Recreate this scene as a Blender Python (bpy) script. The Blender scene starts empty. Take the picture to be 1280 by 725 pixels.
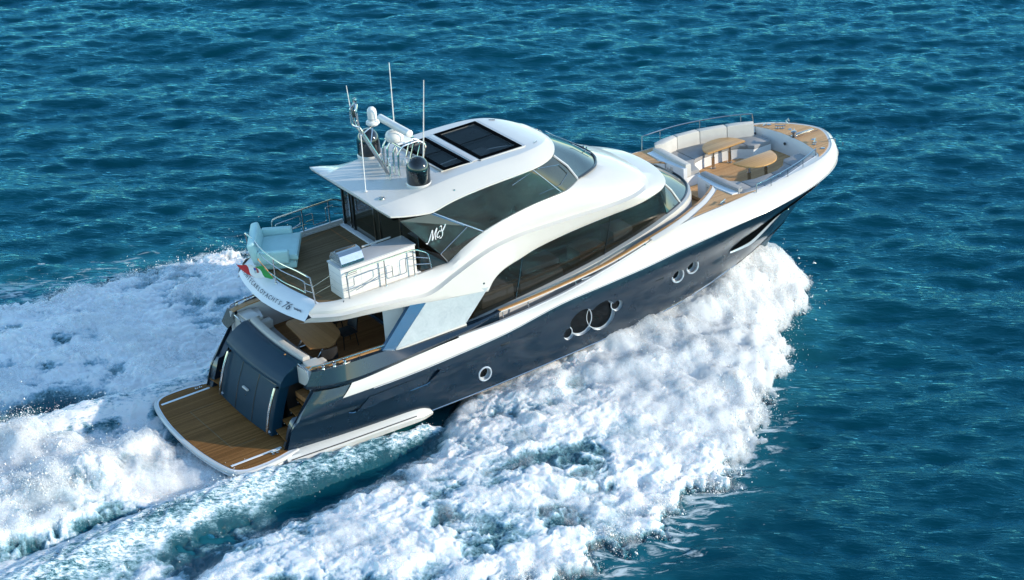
import bpy, bmesh, math, random
import numpy as np
from mathutils import Vector, Matrix
from mathutils.geometry import tessellate_polygon
from mathutils.bvhtree import BVHTree
R_ = math.radians
SC = bpy.context.scene
COL = SC.collection
random.seed(7)
# ------------------------------------------------------------------ camera, sky, sun, exposure
# boat frame: x forward from the stern, y to port, z up; the running yacht is trimmed bow-up
TRIM = R_(4.67)
M = Matrix.Rotation(-TRIM, 4, 'Y')
cam_d = bpy.data.cameras.new('camera'); cam = bpy.data.objects.new('camera', cam_d); COL.objects.link(cam)
_f = Vector((0.50698913, 0.75811375, -0.41015311)); _r = Vector((0.83124987, -0.55589896, 0)).normalized()
_u = _r.cross(_f).normalized()
cam.matrix_world = Matrix(((_r.x, _u.x, -_f.x, -21.5655), (_r.y, _u.y, -_f.y, -47.7921), (_r.z, _u.z, -_f.z, 28.0018), (0, 0, 0, 1)))
cam_d.sensor_width = 36; cam_d.lens = 75.94; cam_d.clip_start = 1; cam_d.clip_end = 20000
SC.camera = cam
SUN_EL, SUN_ROT = R_(21), R_(135)
world = bpy.data.worlds.new('World'); SC.world = world; world.use_nodes = True
wn = world.node_tree
sky = wn.nodes.new('ShaderNodeTexSky'); sky.sky_type = 'NISHITA'; sky.sun_disc = False
sky.sun_elevation = SUN_EL; sky.sun_rotation = SUN_ROT; sky.ozone_density = 2.2; sky.dust_density = 0.1; sky.air_density = 1.0; sky.altitude = 600
tint = wn.nodes.new('ShaderNodeMix'); tint.data_type = 'RGBA'; tint.blend_type = 'MULTIPLY'; tint.inputs[0].default_value = 1
tint.inputs[7].default_value = (.98, 1.07, 1.0, 1)
wn.links.new(sky.outputs[0], tint.inputs[6]); wn.links.new(tint.outputs[2], wn.nodes['Background'].inputs[0])
wn.nodes['Background'].inputs[1].default_value = 0.15
sun_d = bpy.data.lights.new('sun', 'SUN'); sun_d.energy = 2.15; sun_d.angle = R_(0.53); sun_d.color = (1.0, 0.87, 0.69)
sun = bpy.data.objects.new('sun', sun_d); COL.objects.link(sun)
sd = Vector((math.sin(SUN_ROT)*math.cos(SUN_EL), math.cos(SUN_ROT)*math.cos(SUN_EL), math.sin(SUN_EL)))
sun.rotation_euler = sd.to_track_quat('Z', 'Y').to_euler(); sun.location = sd*120
SC.view_settings.view_transform = 'Standard'; SC.view_settings.look = 'None'
SC.view_settings.exposure = 1.40; SC.view_settings.gamma = 1
SC.render.engine = 'CYCLES'
try:
    SC.cycles.use_denoising = True; SC.cycles.max_bounces = 8; SC.cycles.transparent_max_bounces = 16; SC.cycles.caustics_reflective = False
except Exception: pass

# ------------------------------------------------------------------ materials
def new_mat(name):
    m = bpy.data.materials.new(name); m.use_nodes = True
    nt = m.node_tree; return m, nt, nt.nodes['Principled BSDF']
def N(nt, t, **kw):
    n = nt.nodes.new(t)
    for k, v in kw.items(): setattr(n, k, v)
    return n
def L(nt, a, b): nt.links.new(a, b)
def ramp(nt, fac, stops):
    r = N(nt, 'ShaderNodeValToRGB'); e = r.color_ramp.elements
    while len(e) < len(stops): e.new(0.5)
    for i, (p, c) in enumerate(stops): e[i].position = p; e[i].color = (*c, 1)
    L(nt, fac, r.inputs[0]); return r.outputs[0]
def noise(nt, scale, detail=3, rough=.55, vec=None, dist=0):
    n = N(nt, 'ShaderNodeTexNoise'); n.inputs['Scale'].default_value = scale; n.inputs['Detail'].default_value = detail
    n.inputs['Roughness'].default_value = rough; n.inputs['Distortion'].default_value = dist
    if vec is not None: L(nt, vec, n.inputs['Vector'])
    return n.outputs[0]
def objvec(nt, sc=(1, 1, 1), rot=(0, 0, 0)):
    t = N(nt, 'ShaderNodeTexCoord'); mp = N(nt, 'ShaderNodeMapping'); L(nt, t.outputs['Object'], mp.inputs[0])
    mp.inputs['Scale'].default_value = sc; mp.inputs['Rotation'].default_value = rot; return mp.outputs[0]
def mix(nt, f, a, b):
    m = N(nt, 'ShaderNodeMix', data_type='RGBA')
    for s, v in ((0, f), (6, a), (7, b)):
        if isinstance(v, (int, float)): m.inputs[s].default_value = v
        elif isinstance(v, tuple): m.inputs[s].default_value = (*v, 1)
        else: L(nt, v, m.inputs[s])
    return m.outputs[2]
def mth(nt, op, a, b=0.0):
    m = N(nt, 'ShaderNodeMath', operation=op)
    for i, v in enumerate((a, b)):
        if isinstance(v, (int, float)): m.inputs[i].default_value = v
        else: L(nt, v, m.inputs[i])
    return m.outputs[0]
def bump(nt, p, h, s=.3, d=.02):
    b = N(nt, 'ShaderNodeBump'); b.inputs['Strength'].default_value = s; b.inputs['Distance'].default_value = d
    L(nt, h, b.inputs['Height']); L(nt, b.outputs[0], p.inputs['Normal'])
def plain(name, col, rough=.5, metal=0, coat=0, var=.06, scale=3, bmp=0, coat_r=.05, spec=.5):
    m, nt, p = new_mat(name)
    v = objvec(nt); n = noise(nt, scale, 4, .6, v)
    lo = tuple(max(0, c*(1-var)) for c in col); hi = tuple(min(1, c*(1+var)) for c in col)
    L(nt, ramp(nt, n, [(.3, lo), (.7, hi)]), p.inputs['Base Color'])
    r = N(nt, 'ShaderNodeMapRange'); L(nt, noise(nt, scale*4, 3, .6, v), r.inputs[0])
    r.inputs[3].default_value = max(0, rough*.8); r.inputs[4].default_value = min(1, rough*1.25); L(nt, r.outputs[0], p.inputs['Roughness'])
    p.inputs['Metallic'].default_value = metal; p.inputs['Coat Weight'].default_value = coat; p.inputs['Coat Roughness'].default_value = coat_r
    p.inputs['Specular IOR Level'].default_value = spec
    if bmp: bump(nt, p, noise(nt, 60, 3, .6, v), bmp, .004)
    return m
def teak(name, a, b, rough=.55, pitch=.065, caulk=.35, rot=0, spec=.4):
    m, nt, p = new_mat(name)
    v = objvec(nt, rot=(0, 0, rot)); sep = N(nt, 'ShaderNodeSeparateXYZ'); L(nt, v, sep.inputs[0])
    fr = mth(nt, 'FRACT', mth(nt, 'DIVIDE', sep.outputs['Y'], pitch))
    line = mth(nt, 'LESS_THAN', fr, .13)
    idx = mth(nt, 'FLOOR', mth(nt, 'DIVIDE', sep.outputs['Y'], pitch))
    wn_ = N(nt, 'ShaderNodeTexWhiteNoise', noise_dimensions='1D'); L(nt, idx, wn_.inputs['W'])
    gr = noise(nt, 5, 5, .65, objvec(nt, (1, 9, 1), (0, 0, rot)))
    f = mth(nt, 'ADD', mth(nt, 'MULTIPLY', wn_.outputs[0], .35), mth(nt, 'MULTIPLY', gr, .65))
    c = ramp(nt, f, [(.3, a), (.7, b)])
    big = noise(nt, .9, 4, .6, v)
    c = mix(nt, mth(nt, 'MULTIPLY', big, .35), c, tuple(x*.62 for x in a))
    c = mix(nt, mth(nt, 'MULTIPLY', line, 1-caulk), c, (.02, .015, .012))
    L(nt, c, p.inputs['Base Color']); p.inputs['Roughness'].default_value = rough; p.inputs['Specular IOR Level'].default_value = spec
    bump(nt, p, mth(nt, 'SUBTRACT', gr, mth(nt, 'MULTIPLY', line, .6)), .35, .004)
    return m
def glassy(name, col, rough=.03, spec=.6, alpha=1.0):
    m, nt, p = new_mat(name); v = objvec(nt)
    L(nt, ramp(nt, noise(nt, 1.6, 4, .6, v), [(.3, tuple(c*.6 for c in col)), (.75, col)]), p.inputs['Base Color'])
    p.inputs['Roughness'].default_value = rough; p.inputs['IOR'].default_value = 1.52; p.inputs['Specular IOR Level'].default_value = spec
    if alpha < 1: p.inputs['Alpha'].default_value = alpha
    bump(nt, p, noise(nt, .9, 2, .5, v), .03, .02)
    return m
M_navy = plain('navy_gelcoat', (.005, .015, .028), .28, 0, .6, .05, .6, coat_r=.04, spec=.3)
M_navy2 = plain('navy_satin', (.001, .024, .046), .5, 0, .12, .05, .8, coat_r=.15, spec=.2)
M_port = plain('porthole_glass', (.003, .004, .005), .12, 0, 0, .1, 3, spec=.25)
M_white = plain('white_gelcoat', (.535, .52, .48), .34, 0, .6, .02, 1.5, coat_r=.08)
M_white2 = plain('white_paint', (.68, .69, .70), .42, 0, .2, .03, 2.5)
M_side = plain('pale_grey_gelcoat', (.42, .43, .44), .4, 0, .3, .05, 2.0)
M_roof = plain('roof_paint', (.60, .61, .62), .38, 0, .4, .03, 1.2)
M_black = plain('black_trim', (.008, .009, .010), .35, 0, .5, .2, 4)
M_dome = plain('black_gloss', (.005, .006, .006), .08, 0, .5, .2, 4)
M_chrome = plain('stainless', (.50, .48, .46), .16, 1, 0, .06, 9)
M_pearl = plain('warm_white_plastic', (.68, .66, .62), .4, 0, .2, .02, 6)
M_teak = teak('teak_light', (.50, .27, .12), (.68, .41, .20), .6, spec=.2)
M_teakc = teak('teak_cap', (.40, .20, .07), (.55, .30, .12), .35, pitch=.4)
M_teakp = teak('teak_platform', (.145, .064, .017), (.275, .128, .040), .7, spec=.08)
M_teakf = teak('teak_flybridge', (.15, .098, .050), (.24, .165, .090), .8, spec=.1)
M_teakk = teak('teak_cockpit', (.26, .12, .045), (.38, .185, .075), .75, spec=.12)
M_table = teak('varnished_teak', (.46, .24, .08), (.60, .34, .13), .3, pitch=.11, caulk=.75)
M_table2 = teak('varnished_dining_top', (.34, .165, .060), (.46, .235, .095), .5, spec=.15, pitch=.2, caulk=.85, rot=R_(90))
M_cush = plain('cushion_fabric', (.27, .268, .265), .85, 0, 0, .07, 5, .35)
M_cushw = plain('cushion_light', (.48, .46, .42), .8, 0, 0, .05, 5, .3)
M_aqua = plain('aqua_fabric', (.42, .63, .60), .7, 0, 0, .06, 4, .25)
M_glass = glassy('dark_glass', (.024, .025, .020), .02, .42)
M_glassv = glassy('see_through_glass', (.014, .015, .012), .02, .42, .80)
M_glasst = glassy('tinted_windshield', (.030, .050, .055), .03, .55)
M_glassr = glassy('skylight_glass', (.003, .012, .016), .03, .12, .40)
M_silver = plain('brushed_silver', (.46, .50, .54), .32, .35, .3, .05, 6)
M_hole = plain('slit_black', (.003, .004, .005), .9, 0, 0, .1, 3, spec=0)
M_blue = plain('steel_blue_panel', (.045, .13, .24), .22, .3, 1, .06, 2)
M_chair = plain('black_rattan', (.012, .012, .013), .7, 0, 0, .2, 20, .4)
M_letter = plain('letter_grey', (.035, .045, .07), .5)
M_logo = plain('logo_white', (.75, .74, .72), .4)
M_keel = plain('antifouling', (.006, .008, .012), .5, 0, 0, .3, 5)

def marble_glass():
    m, nt, p = new_mat('frosted_side_glass'); v = objvec(nt, (1, 1, 1))
    n = noise(nt, 2.6, 8, .72, v, .6); n2 = noise(nt, 16, 4, .7, v)
    f = mth(nt, 'ADD', mth(nt, 'MULTIPLY', n, .75), mth(nt, 'MULTIPLY', n2, .25))
    L(nt, ramp(nt, f, [(.30, (.30, .35, .37)), (.70, (.46, .51, .52))]), p.inputs['Base Color'])
    p.inputs['Roughness'].default_value = .12; p.inputs['Coat Weight'].default_value = .6
    return m
M_marble = marble_glass()

# ------------------------------------------------------------------ geometry helpers (all in boat coordinates)
OFF = {}
def link_mesh(name, vs, fs, mat, parent=None, smooth=True, angle=35):
    off = Vector((0, 0, 0))
    p = parent
    while p is not None:
        if p.name in OFF: off = OFF[p.name]
        p = p.parent
    me = bpy.data.meshes.new(name)
    me.from_pydata([tuple(Vector(v)-off) for v in vs], [], [tuple(f) for f in fs])
    me.validate(); me.materials.append(mat)
    o = bpy.data.objects.new(name, me); COL.objects.link(o)
    if parent is not None: o.parent = parent
    else: o.matrix_world = M
    bm = bmesh.new(); bm.from_mesh(me)
    bmesh.ops.remove_doubles(bm, verts=bm.verts, dist=1e-5)
    bmesh.ops.recalc_face_normals(bm, faces=bm.faces)
    for f in bm.faces: f.smooth = smooth
    if smooth:
        lim = R_(angle)
        for e in bm.edges:
            e.smooth = not (len(e.link_faces) == 2 and e.calc_face_angle(0) > lim)
    bm.to_mesh(me); bm.free()
    return o
class B:
    "collects shapes, links them as one mesh; mirrored shapes that do not meet on the centreline become one mesh per side"
    def __init__(s): s.v = []; s.f = []; s.m = False; s.c = False
    def _put(s, v, f): n = len(s.v); s.v += v; s.f += [[i+n for i in q] for q in f]
    def add(s, vf, mir=False):
        v, f = vf; v = [Vector(a) for a in v]
        if mir and v and not s.c and (s.m or not s.v) and min(abs(a.y) for a in v) > .03:
            s.m = True; s._put(v, f); return s
        if s.m:      # mixed content: fall back to one mesh
            w, g = s.v[:], [q[:] for q in s.f]; s._put([Vector((a.x, -a.y, a.z)) for a in w], [q[::-1] for q in g]); s.m = False
        s.c = True; s._put(v, f)
        if mir: s._put([Vector((a.x, -a.y, a.z)) for a in v], [q[::-1] for q in f])
        return s
    def go(s, name, mat, parent=None, **k):
        if s.m and not s.c:
            h = len(s.v); a = link_mesh(name, s.v, s.f, mat, parent, **k)
            link_mesh(name, [(q[0], -q[1], q[2]) for q in s.v], [f[::-1] for f in s.f], mat, parent, **k); return a
        return link_mesh(name, s.v, s.f, mat, parent, **k)
def spl(P, k=6, closed=False):
    "catmull-rom through the control points, k samples per segment"
    P = [Vector(p) for p in P]; n = len(P); out = []
    segs = n if closed else n-1
    for i in range(segs):
        if closed: a, b, c, d = P[i-1], P[i], P[(i+1) % n], P[(i+2) % n]
        else:
            b, c = P[i], P[i+1]; a = P[i-1] if i else b*2-c; d = P[i+2] if i+2 < n else c*2-b
        for j in range(k):
            t = j/k
            out.append(.5*((2*b)+(c-a)*t+(2*a-5*b+4*c-d)*t*t+(3*b-a-3*c+d)*t**3))
    if not closed: out.append(P[-1].copy())
    return out
def resamp(P, n):
    P = [Vector(p) for p in P]; d = [0]
    for a, b in zip(P, P[1:]): d.append(d[-1]+(b-a).length)
    out = []
    for i in range(n):
        t = d[-1]*i/(n-1); j = 0
        while j < len(d)-2 and d[j+1] < t: j += 1
        w = (t-d[j])/max(1e-9, d[j+1]-d[j]); out.append(P[j].lerp(P[j+1], w))
    return out
def loft(rows):
    n = len(rows[0]); v = [p for r in rows for p in r]; f = []
    for i in range(len(rows)-1):
        for j in range(n-1): f.append([i*n+j, i*n+j+1, (i+1)*n+j+1, (i+1)*n+j])
    return v, f
def tube(P, r=.02, k=8, closed=False):
    P = [Vector(p) for p in P]; n = len(P); v = []; f = []
    t0 = (P[1]-P[0]).normalized(); u = t0.orthogonal().normalized()
    for i in range(n):
        if closed: t = (P[(i+1) % n]-P[i-1]).normalized()
        else: t = (P[min(i+1, n-1)]-P[max(i-1, 0)]).normalized()
        u = (u-t*u.dot(t)); u = u.normalized() if u.length > 1e-6 else t.orthogonal().normalized()
        w = t.cross(u); rr = r[i] if isinstance(r, (list, tuple)) else r
        for j in range(k):
            a = 2*math.pi*j/k; v.append(P[i]+u*math.cos(a)*rr+w*math.sin(a)*rr)
    for i in range(n if closed else n-1):
        for j in range(k):
            a, b = i*k+j, i*k+(j+1) % k; c, d = ((i+1) % n)*k+(j+1) % k, ((i+1) % n)*k+j
            f.append([a, b, c, d])
    if not closed: f.append(list(range(k))[::-1]); f.append([(n-1)*k+j for j in range(k)])
    return v, f
def fillet(P, r=.08, k=4):
    P = [Vector(p) for p in P]; out = [P[0]]
    for a, b, c in zip(P, P[1:], P[2:]):
        r1 = min(r, (a-b).length*.45, (c-b).length*.45)
        p, q = b+(a-b).normalized()*r1, b+(c-b).normalized()*r1
        for j in range(k+1):
            t = j/k; out.append((p*(1-t)**2+b*2*t*(1-t)+q*t*t))
    out.append(P[-1]); return out
def rail(P, r=.02, fr=.1): return tube(fillet(P, fr), r)
def box(c, s, rot=None, bev=0.0, seg=2):
    bm = bmesh.new(); bmesh.ops.create_cube(bm, size=1)
    for q in bm.verts: q.co = Vector((q.co.x*s[0], q.co.y*s[1], q.co.z*s[2]))
    if bev: bmesh.ops.bevel(bm, geom=bm.edges[:]+bm.verts[:], offset=min(bev, min(s)*.45), segments=seg, affect='EDGES', profile=.6)
    mt = Matrix.Translation(c) @ (rot.to_4x4() if rot else Matrix())
    v = [mt @ q.co for q in bm.verts]; bm.verts.index_update(); f = [[q.index for q in g.verts] for g in bm.faces]; bm.free(); return v, f
def lathe(prof, c, k=24, axis=None):
    v = []; f = []; c = Vector(c); q = Vector((0, 0, 1)).rotation_difference(Vector(axis)) if axis else None
    for r, z in prof:
        for j in range(k):
            a = 2*math.pi*j/k; p = Vector((r*math.cos(a), r*math.sin(a), z)); v.append(c+(q @ p if q else p))
    for i in range(len(prof)-1):
        for j in range(k): f.append([i*k+j, i*k+(j+1) % k, (i+1)*k+(j+1) % k, (i+1)*k+j])
    f.append(list(range(k))[::-1]); f.append([(len(prof)-1)*k+j for j in range(k)])
    return v, f
def slab(P, zt, th, bev=0.0, hole=None):
    "prism from a 2-D outline; zt a number or function of (x, y)"
    zf = zt if callable(zt) else (lambda x, y: zt)
    P2 = [(p[0], p[1]) for p in P]
    loops = [P2]+([[(p[0], p[1]) for p in hole]] if hole else [])
    flat = [p for l in loops for p in l]
    tri = tessellate_polygon([[Vector((x, y, 0)) for x, y in l] for l in loops]); n = len(flat)
    top = [Vector((x, y, zf(x, y))) for x, y in flat]; v = top+[p-Vector((0, 0, th)) for p in top]
    f = [list(t) for t in tri]+[[t[2]+n, t[1]+n, t[0]+n] for t in tri]; o = 0
    for l in loops:
        m = len(l)
        for i in range(m):
            a, b = o+i, o+(i+1) % m; f.append([a, b, b+n, a+n])
        o += m
    if bev:   # rounded top edge for cushions (single convex-ish loop)
        ctr = Vector((sum(x for x, y in P2)/len(P2), sum(y for x, y in P2)/len(P2)))
    return v, f
def cushion(P, z0, z1, r=.05):
    "soft slab: outline shrunk towards its top edge in rounded steps"
    P = [Vector((p[0], p[1])) for p in P]; n = len(P)
    area = sum(P[i].x*P[(i+1) % n].y-P[(i+1) % n].x*P[i].y for i in range(n))
    if area < 0: P = P[::-1]
    nor = []
    for i in range(n):
        a = (P[i]-P[i-1]).normalized(); b = (P[(i+1) % n]-P[i]).normalized(); m = (Vector((a.y, -a.x))+Vector((b.y, -b.x)))
        m = m.normalized() if m.length > 1e-6 else Vector((a.y, -a.x)); nor.append(m)
    v = []; f = []; rings = [(r*.5, z0), (0, z0+r*.5), (0, z1-r), (r*.3, z1-r*.3), (r, z1)]
    for d, z in rings:
        for i in range(n): q = P[i]-nor[i]*d; v.append(Vector((q.x, q.y, z)))
    for k in range(len(rings)-1):
        for i in range(n): f.append([k*n+i, k*n+(i+1) % n, (k+1)*n+(i+1) % n, (k+1)*n+i])
    o = (len(rings)-1)*n
    for t in tessellate_polygon([[Vector((v[o+i].x, v[o+i].y, 0)) for i in range(n)]]): f.append([o+i for i in t])
    for t in tessellate_polygon([[Vector((v[i].x, v[i].y, 0)) for i in range(n)]]): f.append([i for i in reversed(t)])
    return v, f
def wall(P, z0, z1, th):
    "upright thin wall following a 2-D path, thickness th to its left"
    P = [Vector((p[0], p[1])) for p in P]; n = len(P); Q = []
    for i in range(n):
        t = (P[min(i+1, n-1)]-P[max(i-1, 0)]).normalized(); Q.append(P[i]+Vector((-t.y, t.x))*th)
    f0 = z0 if callable(z0) else (lambda x, y: z0); f1 = z1 if callable(z1) else (lambda x, y: z1)
    A = [(p.x, p.y, f0(p.x, p.y)) for p in P]; Bq = [(p.x, p.y, f1(p.x, p.y)) for p in P]
    C = [(q.x, q.y, f1(p.x, p.y)) for p, q in zip(P, Q)]; D = [(q.x, q.y, f0(p.x, p.y)) for p, q in zip(P, Q)]
    v, f = loft([A, Bq, C, D, A]); f += [[0, n, 2*n, 3*n], [n-1, 4*n-1, 3*n-1, 2*n-1]]
    return v, f
def mir(P): return [Vector((p[0], -p[1], p[2])) for p in P]
def both(P):
    "starboard path running aft to fore, ended on the centreline -> full path stbd aft, bow, port aft"
    P = [Vector(p) for p in P]; Q = mir(P)[::-1]
    return P+(Q[1:] if abs(P[-1].y) < 1e-4 else Q)
def shift(P, dx=0, dy=0, dz=0): return [Vector(p)+Vector((dx, dy, dz)) for p in P]
def interp(x, xs, ys): return float(np.interp(x, xs, ys))
def empty(name, loc, label, cat, group=None, rotz=0, boat=True):
    e = bpy.data.objects.new(name, None); COL.objects.link(e); e.empty_display_size = .3
    e.matrix_world = (M if boat else Matrix()) @ Matrix.Translation(loc) @ Matrix.Rotation(rotz, 4, 'Z')
    e['label'] = label; e['category'] = cat
    if group: e['group'] = group
    OFF[e.name] = Vector(loc); return e
# ================================================================== THE YACHT
Y = empty('motor_yacht', (0, 0, 0), 'navy and white motor yacht with a flybridge, running at speed through its own white wake', 'yacht')
# master curves, starboard side (y < 0), aft to bow
W_ = [(2.6,-2.48,1.90),(3.65,-2.68,1.87),(5.7,-2.76,2.02),(7.0,-2.77,2.08),(8.5,-2.77,2.07),(10.5,-2.77,2.22),(12.0,-2.73,2.45),(13.2,-2.68,2.67),(14.3,-2.6,2.88),(15.3,-2.53,2.97),(16.3,-2.47,2.99),(17.5,-2.36,3.0),(18.5,-2.24,3.0),(19.6,-2.07,3.0),(20.5,-1.90,3.0),(21.15,-1.66,3.0),(21.7,-1.28,3.0),(22.08,-.78,3.0),(22.3,-.35,3.0),(22.38,0,3.0)]
N_ = [(2.25,-2.45,1.45),(3.3,-2.70,1.55),(5.2,-2.83,1.60),(6.9,-2.86,1.68),(8.5,-2.89,1.80),(10.3,-2.90,2.07),(12.0,-2.90,2.16),(13.4,-2.90,2.24),(14.6,-2.90,2.36),(15.7,-2.90,2.44),(16.8,-2.88,2.50),(17.9,-2.80,2.52),(18.8,-2.68,2.55),(19.8,-2.46,2.57),(20.7,-2.14,2.58),(21.4,-1.74,2.58),(21.9,-1.28,2.58),(22.2,-.78,2.57),(22.38,-.36,2.55),(22.44,0,2.55)]
C2 = [(1.85,-2.40,.95),(3.2,-2.60,.98),(5.0,-2.74,1.0),(6.8,-2.78,1.05),(8.4,-2.80,1.10),(10.2,-2.80,1.25),(12.0,-2.77,1.30),(13.3,-2.72,1.33),(14.4,-2.64,1.37),(15.4,-2.54,1.41),(16.4,-2.40,1.45),(17.4,-2.20,1.48),(18.2,-1.98,1.50),(19.1,-1.66,1.50),(19.9,-1.31,1.48),(20.6,-.95,1.45),(21.1,-.66,1.42),(21.5,-.38,1.38),(21.7,-.17,1.34),(21.8,0,1.3)]
C1 = [(1.5,-2.30,.05),(3.0,-2.46,.05),(4.8,-2.58,.06),(6.6,-2.62,.08),(8.2,-2.62,.10),(10.0,-2.60,.14),(11.8,-2.54,.17),(13.1,-2.46,.18),(14.2,-2.34,.20),(15.2,-2.18,.22),(16.1,-1.98,.26),(17.0,-1.72,.30),(17.8,-1.46,.32),(18.6,-1.16,.34),(19.3,-.86,.35),(19.9,-.58,.35),(20.3,-.38,.34),(20.6,-.22,.33),(20.8,-.1,.31),(20.9,0,.30)]
C0 = [(1.5,0,-.85)]+[(1.5+18.0*i/18, 0, -.85-.35*math.sin(math.pi*min(1, i/14))+max(0, i-11)*.045) for i in range(1, 19)]+[(19.6,0,-.55)]
KS = 4
rW, rN, r2, r1, r0 = [spl(c, KS) for c in (W_, N_, C2, C1, C0)]
rWi = [p+Vector((0, .03, -.03)) for p in rW]
rN2 = [(a+b)*.5+Vector((0, -.05*min(1, abs(b.y)), -.03)) for a, b in zip(rN, r2)]
r21 = [(a+b)*.5+Vector((0, -.05*min(1, abs(b.y)), -.05)) for a, b in zip(r2, r1)]
r10 = [(a*.55+b*.45) for a, b in zip(r1, r0)]
def refine(rows, k):
    cols_ = [spl([r[j] for r in rows], k) for j in range(len(rows[0]))]; return [[c[i] for c in cols_] for i in range(len(cols_[0]))]
hull = B().add(loft(refine([rWi, rN, rN2, r2, r21, r1], 3)+refine([r1, r10, r0], 2)[1:]), mir=True)
# transom wall under the stairs, closes the shell
nU = len(rW)
H = hull.go('hull', M_navy, Y, angle=28)
# the shell gets a thickness, then the recesses of the portholes and the side panel are cut into it
def hull_y(x, z):
    "starboard outer surface y at (x, z)"
    h = HB.ray_cast(Vector((x, -8, z)), Vector((0, 1, 0)))
    return h[0].y if h[0] is not None else -2.7
_bm = bmesh.new(); _bm.from_mesh(H.data); HB = BVHTree.FromBMesh(_bm); _bm.free()
sol = H.modifiers.new('t', 'SOLIDIFY'); sol.thickness = .30; sol.offset = -1
PORTS = [(7.72,.70,.165),(10.60,.93,.175),(11.07,1.16,.42),(11.78,1.12,.46),(12.33,1.24,.165),(14.60,1.40,.175),(15.16,1.50,.175)]
cut = B()
def disc_prism(x, z, r, y0, y1, k=40):
    v = [(x+r*math.cos(2*math.pi*i/k), y0, z+r*math.sin(2*math.pi*i/k)) for i in range(k)]
    v += [(a[0], y1, a[2]) for a in v]; f = [[i, (i+1) % k, (i+1) % k+k, i+k] for i in range(k)]+[list(range(k))[::-1], list(range(k, 2*k))]
    return v, f
PY = {}
for i, (x, z, r) in enumerate(PORTS):
    yy = max(hull_y(x-r, z), hull_y(x+r, z), hull_y(x, z-r), hull_y(x, z))+.12
    PY[i] = yy
PY[2] = PY[1]+.0; 
for i in (1, 4): PY[i] -= .02
def prism_xz(P, y0, y1):
    n = len(P); v = [(a, y0, b) for a, b in P]+[(a, y1, b) for a, b in P]
    return v, [[i, (i+1) % n, (i+1) % n+n, i+n] for i in range(n)]+[list(range(n))[::-1], list(range(n, 2*n))]
PANEL = [(3.50,1.00),(3.62,.96),(5.82,1.06),(5.92,1.10),(6.28,1.40),(6.2,1.43),(4.05,1.37),(3.95,1.33)]
cutters = []
for i, (x, z, r) in enumerate(PORTS): cutters.append(disc_prism(x, z, r+.012, -3.4, PY[i]+.012*(i % 3)))
cutters.append(prism_xz(PANEL, -3.3, hull_y(5, 1.2)+.055))
def bool_cut(o, shapes):
    for vf in shapes:
        c = B().add(vf).go('cutter', M_chrome, None, smooth=False); c.matrix_world = o.matrix_world if o.parent is None else M
        md = o.modifiers.new('b', 'BOOLEAN'); md.object = c; md.solver = 'EXACT'
        bpy.context.view_layer.update(); dg = bpy.context.evaluated_depsgraph_get()
        me = bpy.data.meshes.new_from_object(o.evaluated_get(dg)); old = o.data
        o.modifiers.clear(); o.data = me; cm = c.data; bpy.data.objects.remove(c); bpy.data.meshes.remove(cm)
o_bk = H
bpy.context.view_layer.update()
bool_cut(H, cutters)
H.data.materials.clear(); 
for m_ in (M_navy, M_silver): H.data.materials.append(m_)
for p in H.data.polygons:
    c = p.center; p.material_index = 0
    for i, (x, z, r) in enumerate(PORTS):
        d = math.hypot(c.x-x, c.z-z)
        if c.y < 0 and d < r+.035 and abs(p.normal.y) < .55: p.material_index = 1
for p in H.data.polygons: p.use_smooth = True
_bm = bmesh.new(); _bm.from_mesh(H.data)
for e in _bm.edges:
    if len(e.link_faces) == 2: e.smooth = e.calc_face_angle(0) < R_(28)
_bm.to_mesh(H.data); _bm.free()
def ring(x, z, r, y, t, mat, name, parent, k=40, hgt=.02):
    return B().add(tube([(x+r*math.cos(2*math.pi*i/k), y, z+r*math.sin(2*math.pi*i/k)) for i in range(k)], t, 6, closed=True)).go(name, mat, parent)
for i, (x, z, r) in enumerate(PORTS):
    yy = PY[i]+.012*(i % 3)-.006
    g = B().add(disc_prism(x, z, r-.004, yy-.014, yy)).go('porthole', M_port if i < 9 else M_glasst, Y, smooth=False)
    ring(x, z, r-.004, yy-.026, .018, M_silver, 'porthole_rim', g)
    ring(x, z, r+.034, hull_y(x, z)-.008, .026, M_silver, 'outer_rim', g) if i in (0, 5, 6) else None
# side panel inset face and its edge
pan = [(3.62,1.03),(5.80,1.11),(6.12,1.38),(4.07,1.325)]
yp = hull_y(5, 1.2)
B().add(prism_xz(pan, yp+.018, yp+.056)).go('side_panel', M_navy, Y, smooth=False)
pe = [(3.47,1.0),(3.60,.955),(5.83,1.055),(5.95,1.10)]
B().add(tube([(a, hull_y(a, b)-.004, b) for a, b in pe], .012, 6)).go('panel_trim', M_blue, Y)
# keel-side antifouling strip below the chine line + silver boot stripe
B().add(tube(shift(r1[8:48], 0, -.022, .03), .022, 6), True).go('boot_stripe', M_chrome, Y)
B().add(loft([shift(r1, 0, -.012, -.005), shift(r10, 0, -.012, -.012)]), True).go('antifouling_strake', M_keel, Y)
# white sheer band, standing a little proud of the navy side
n0 = KS   # starts at the second control point
bandN = [rN[i].copy() for i in range(n0, nU)]; bandW = [rW[i].copy() for i in range(n0, nU)]
def out(p, d): q = Vector(p); l = math.hypot(*(q.xy-Vector((min(q.x, 19.0), 0)))) or 1; e = (q.xy-Vector((min(q.x, 19.0), 0)))/l; return q+Vector((e.x*d, e.y*d, 0))
lowb = [out(p, .004)+Vector((0, 0, -.008)) for p in bandN]; low = [out(p, .022) for p in bandN]
rim_w = [interp(p.x, [3, 12, 16, 19, 22.5], [.10, .14, .34, .52, .55]) for p in bandN]
mid = [a.lerp(b, .32)+Vector((0, 0, 0)) for a, b in zip(bandN, bandW)]
mid = [out(p, interp(p.x, [3, 14, 18, 22.5], [.03, .045, .10, .12])) for p in mid]
mid2 = [a.lerp(b, .72) for a, b in zip(bandN, bandW)]
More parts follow.
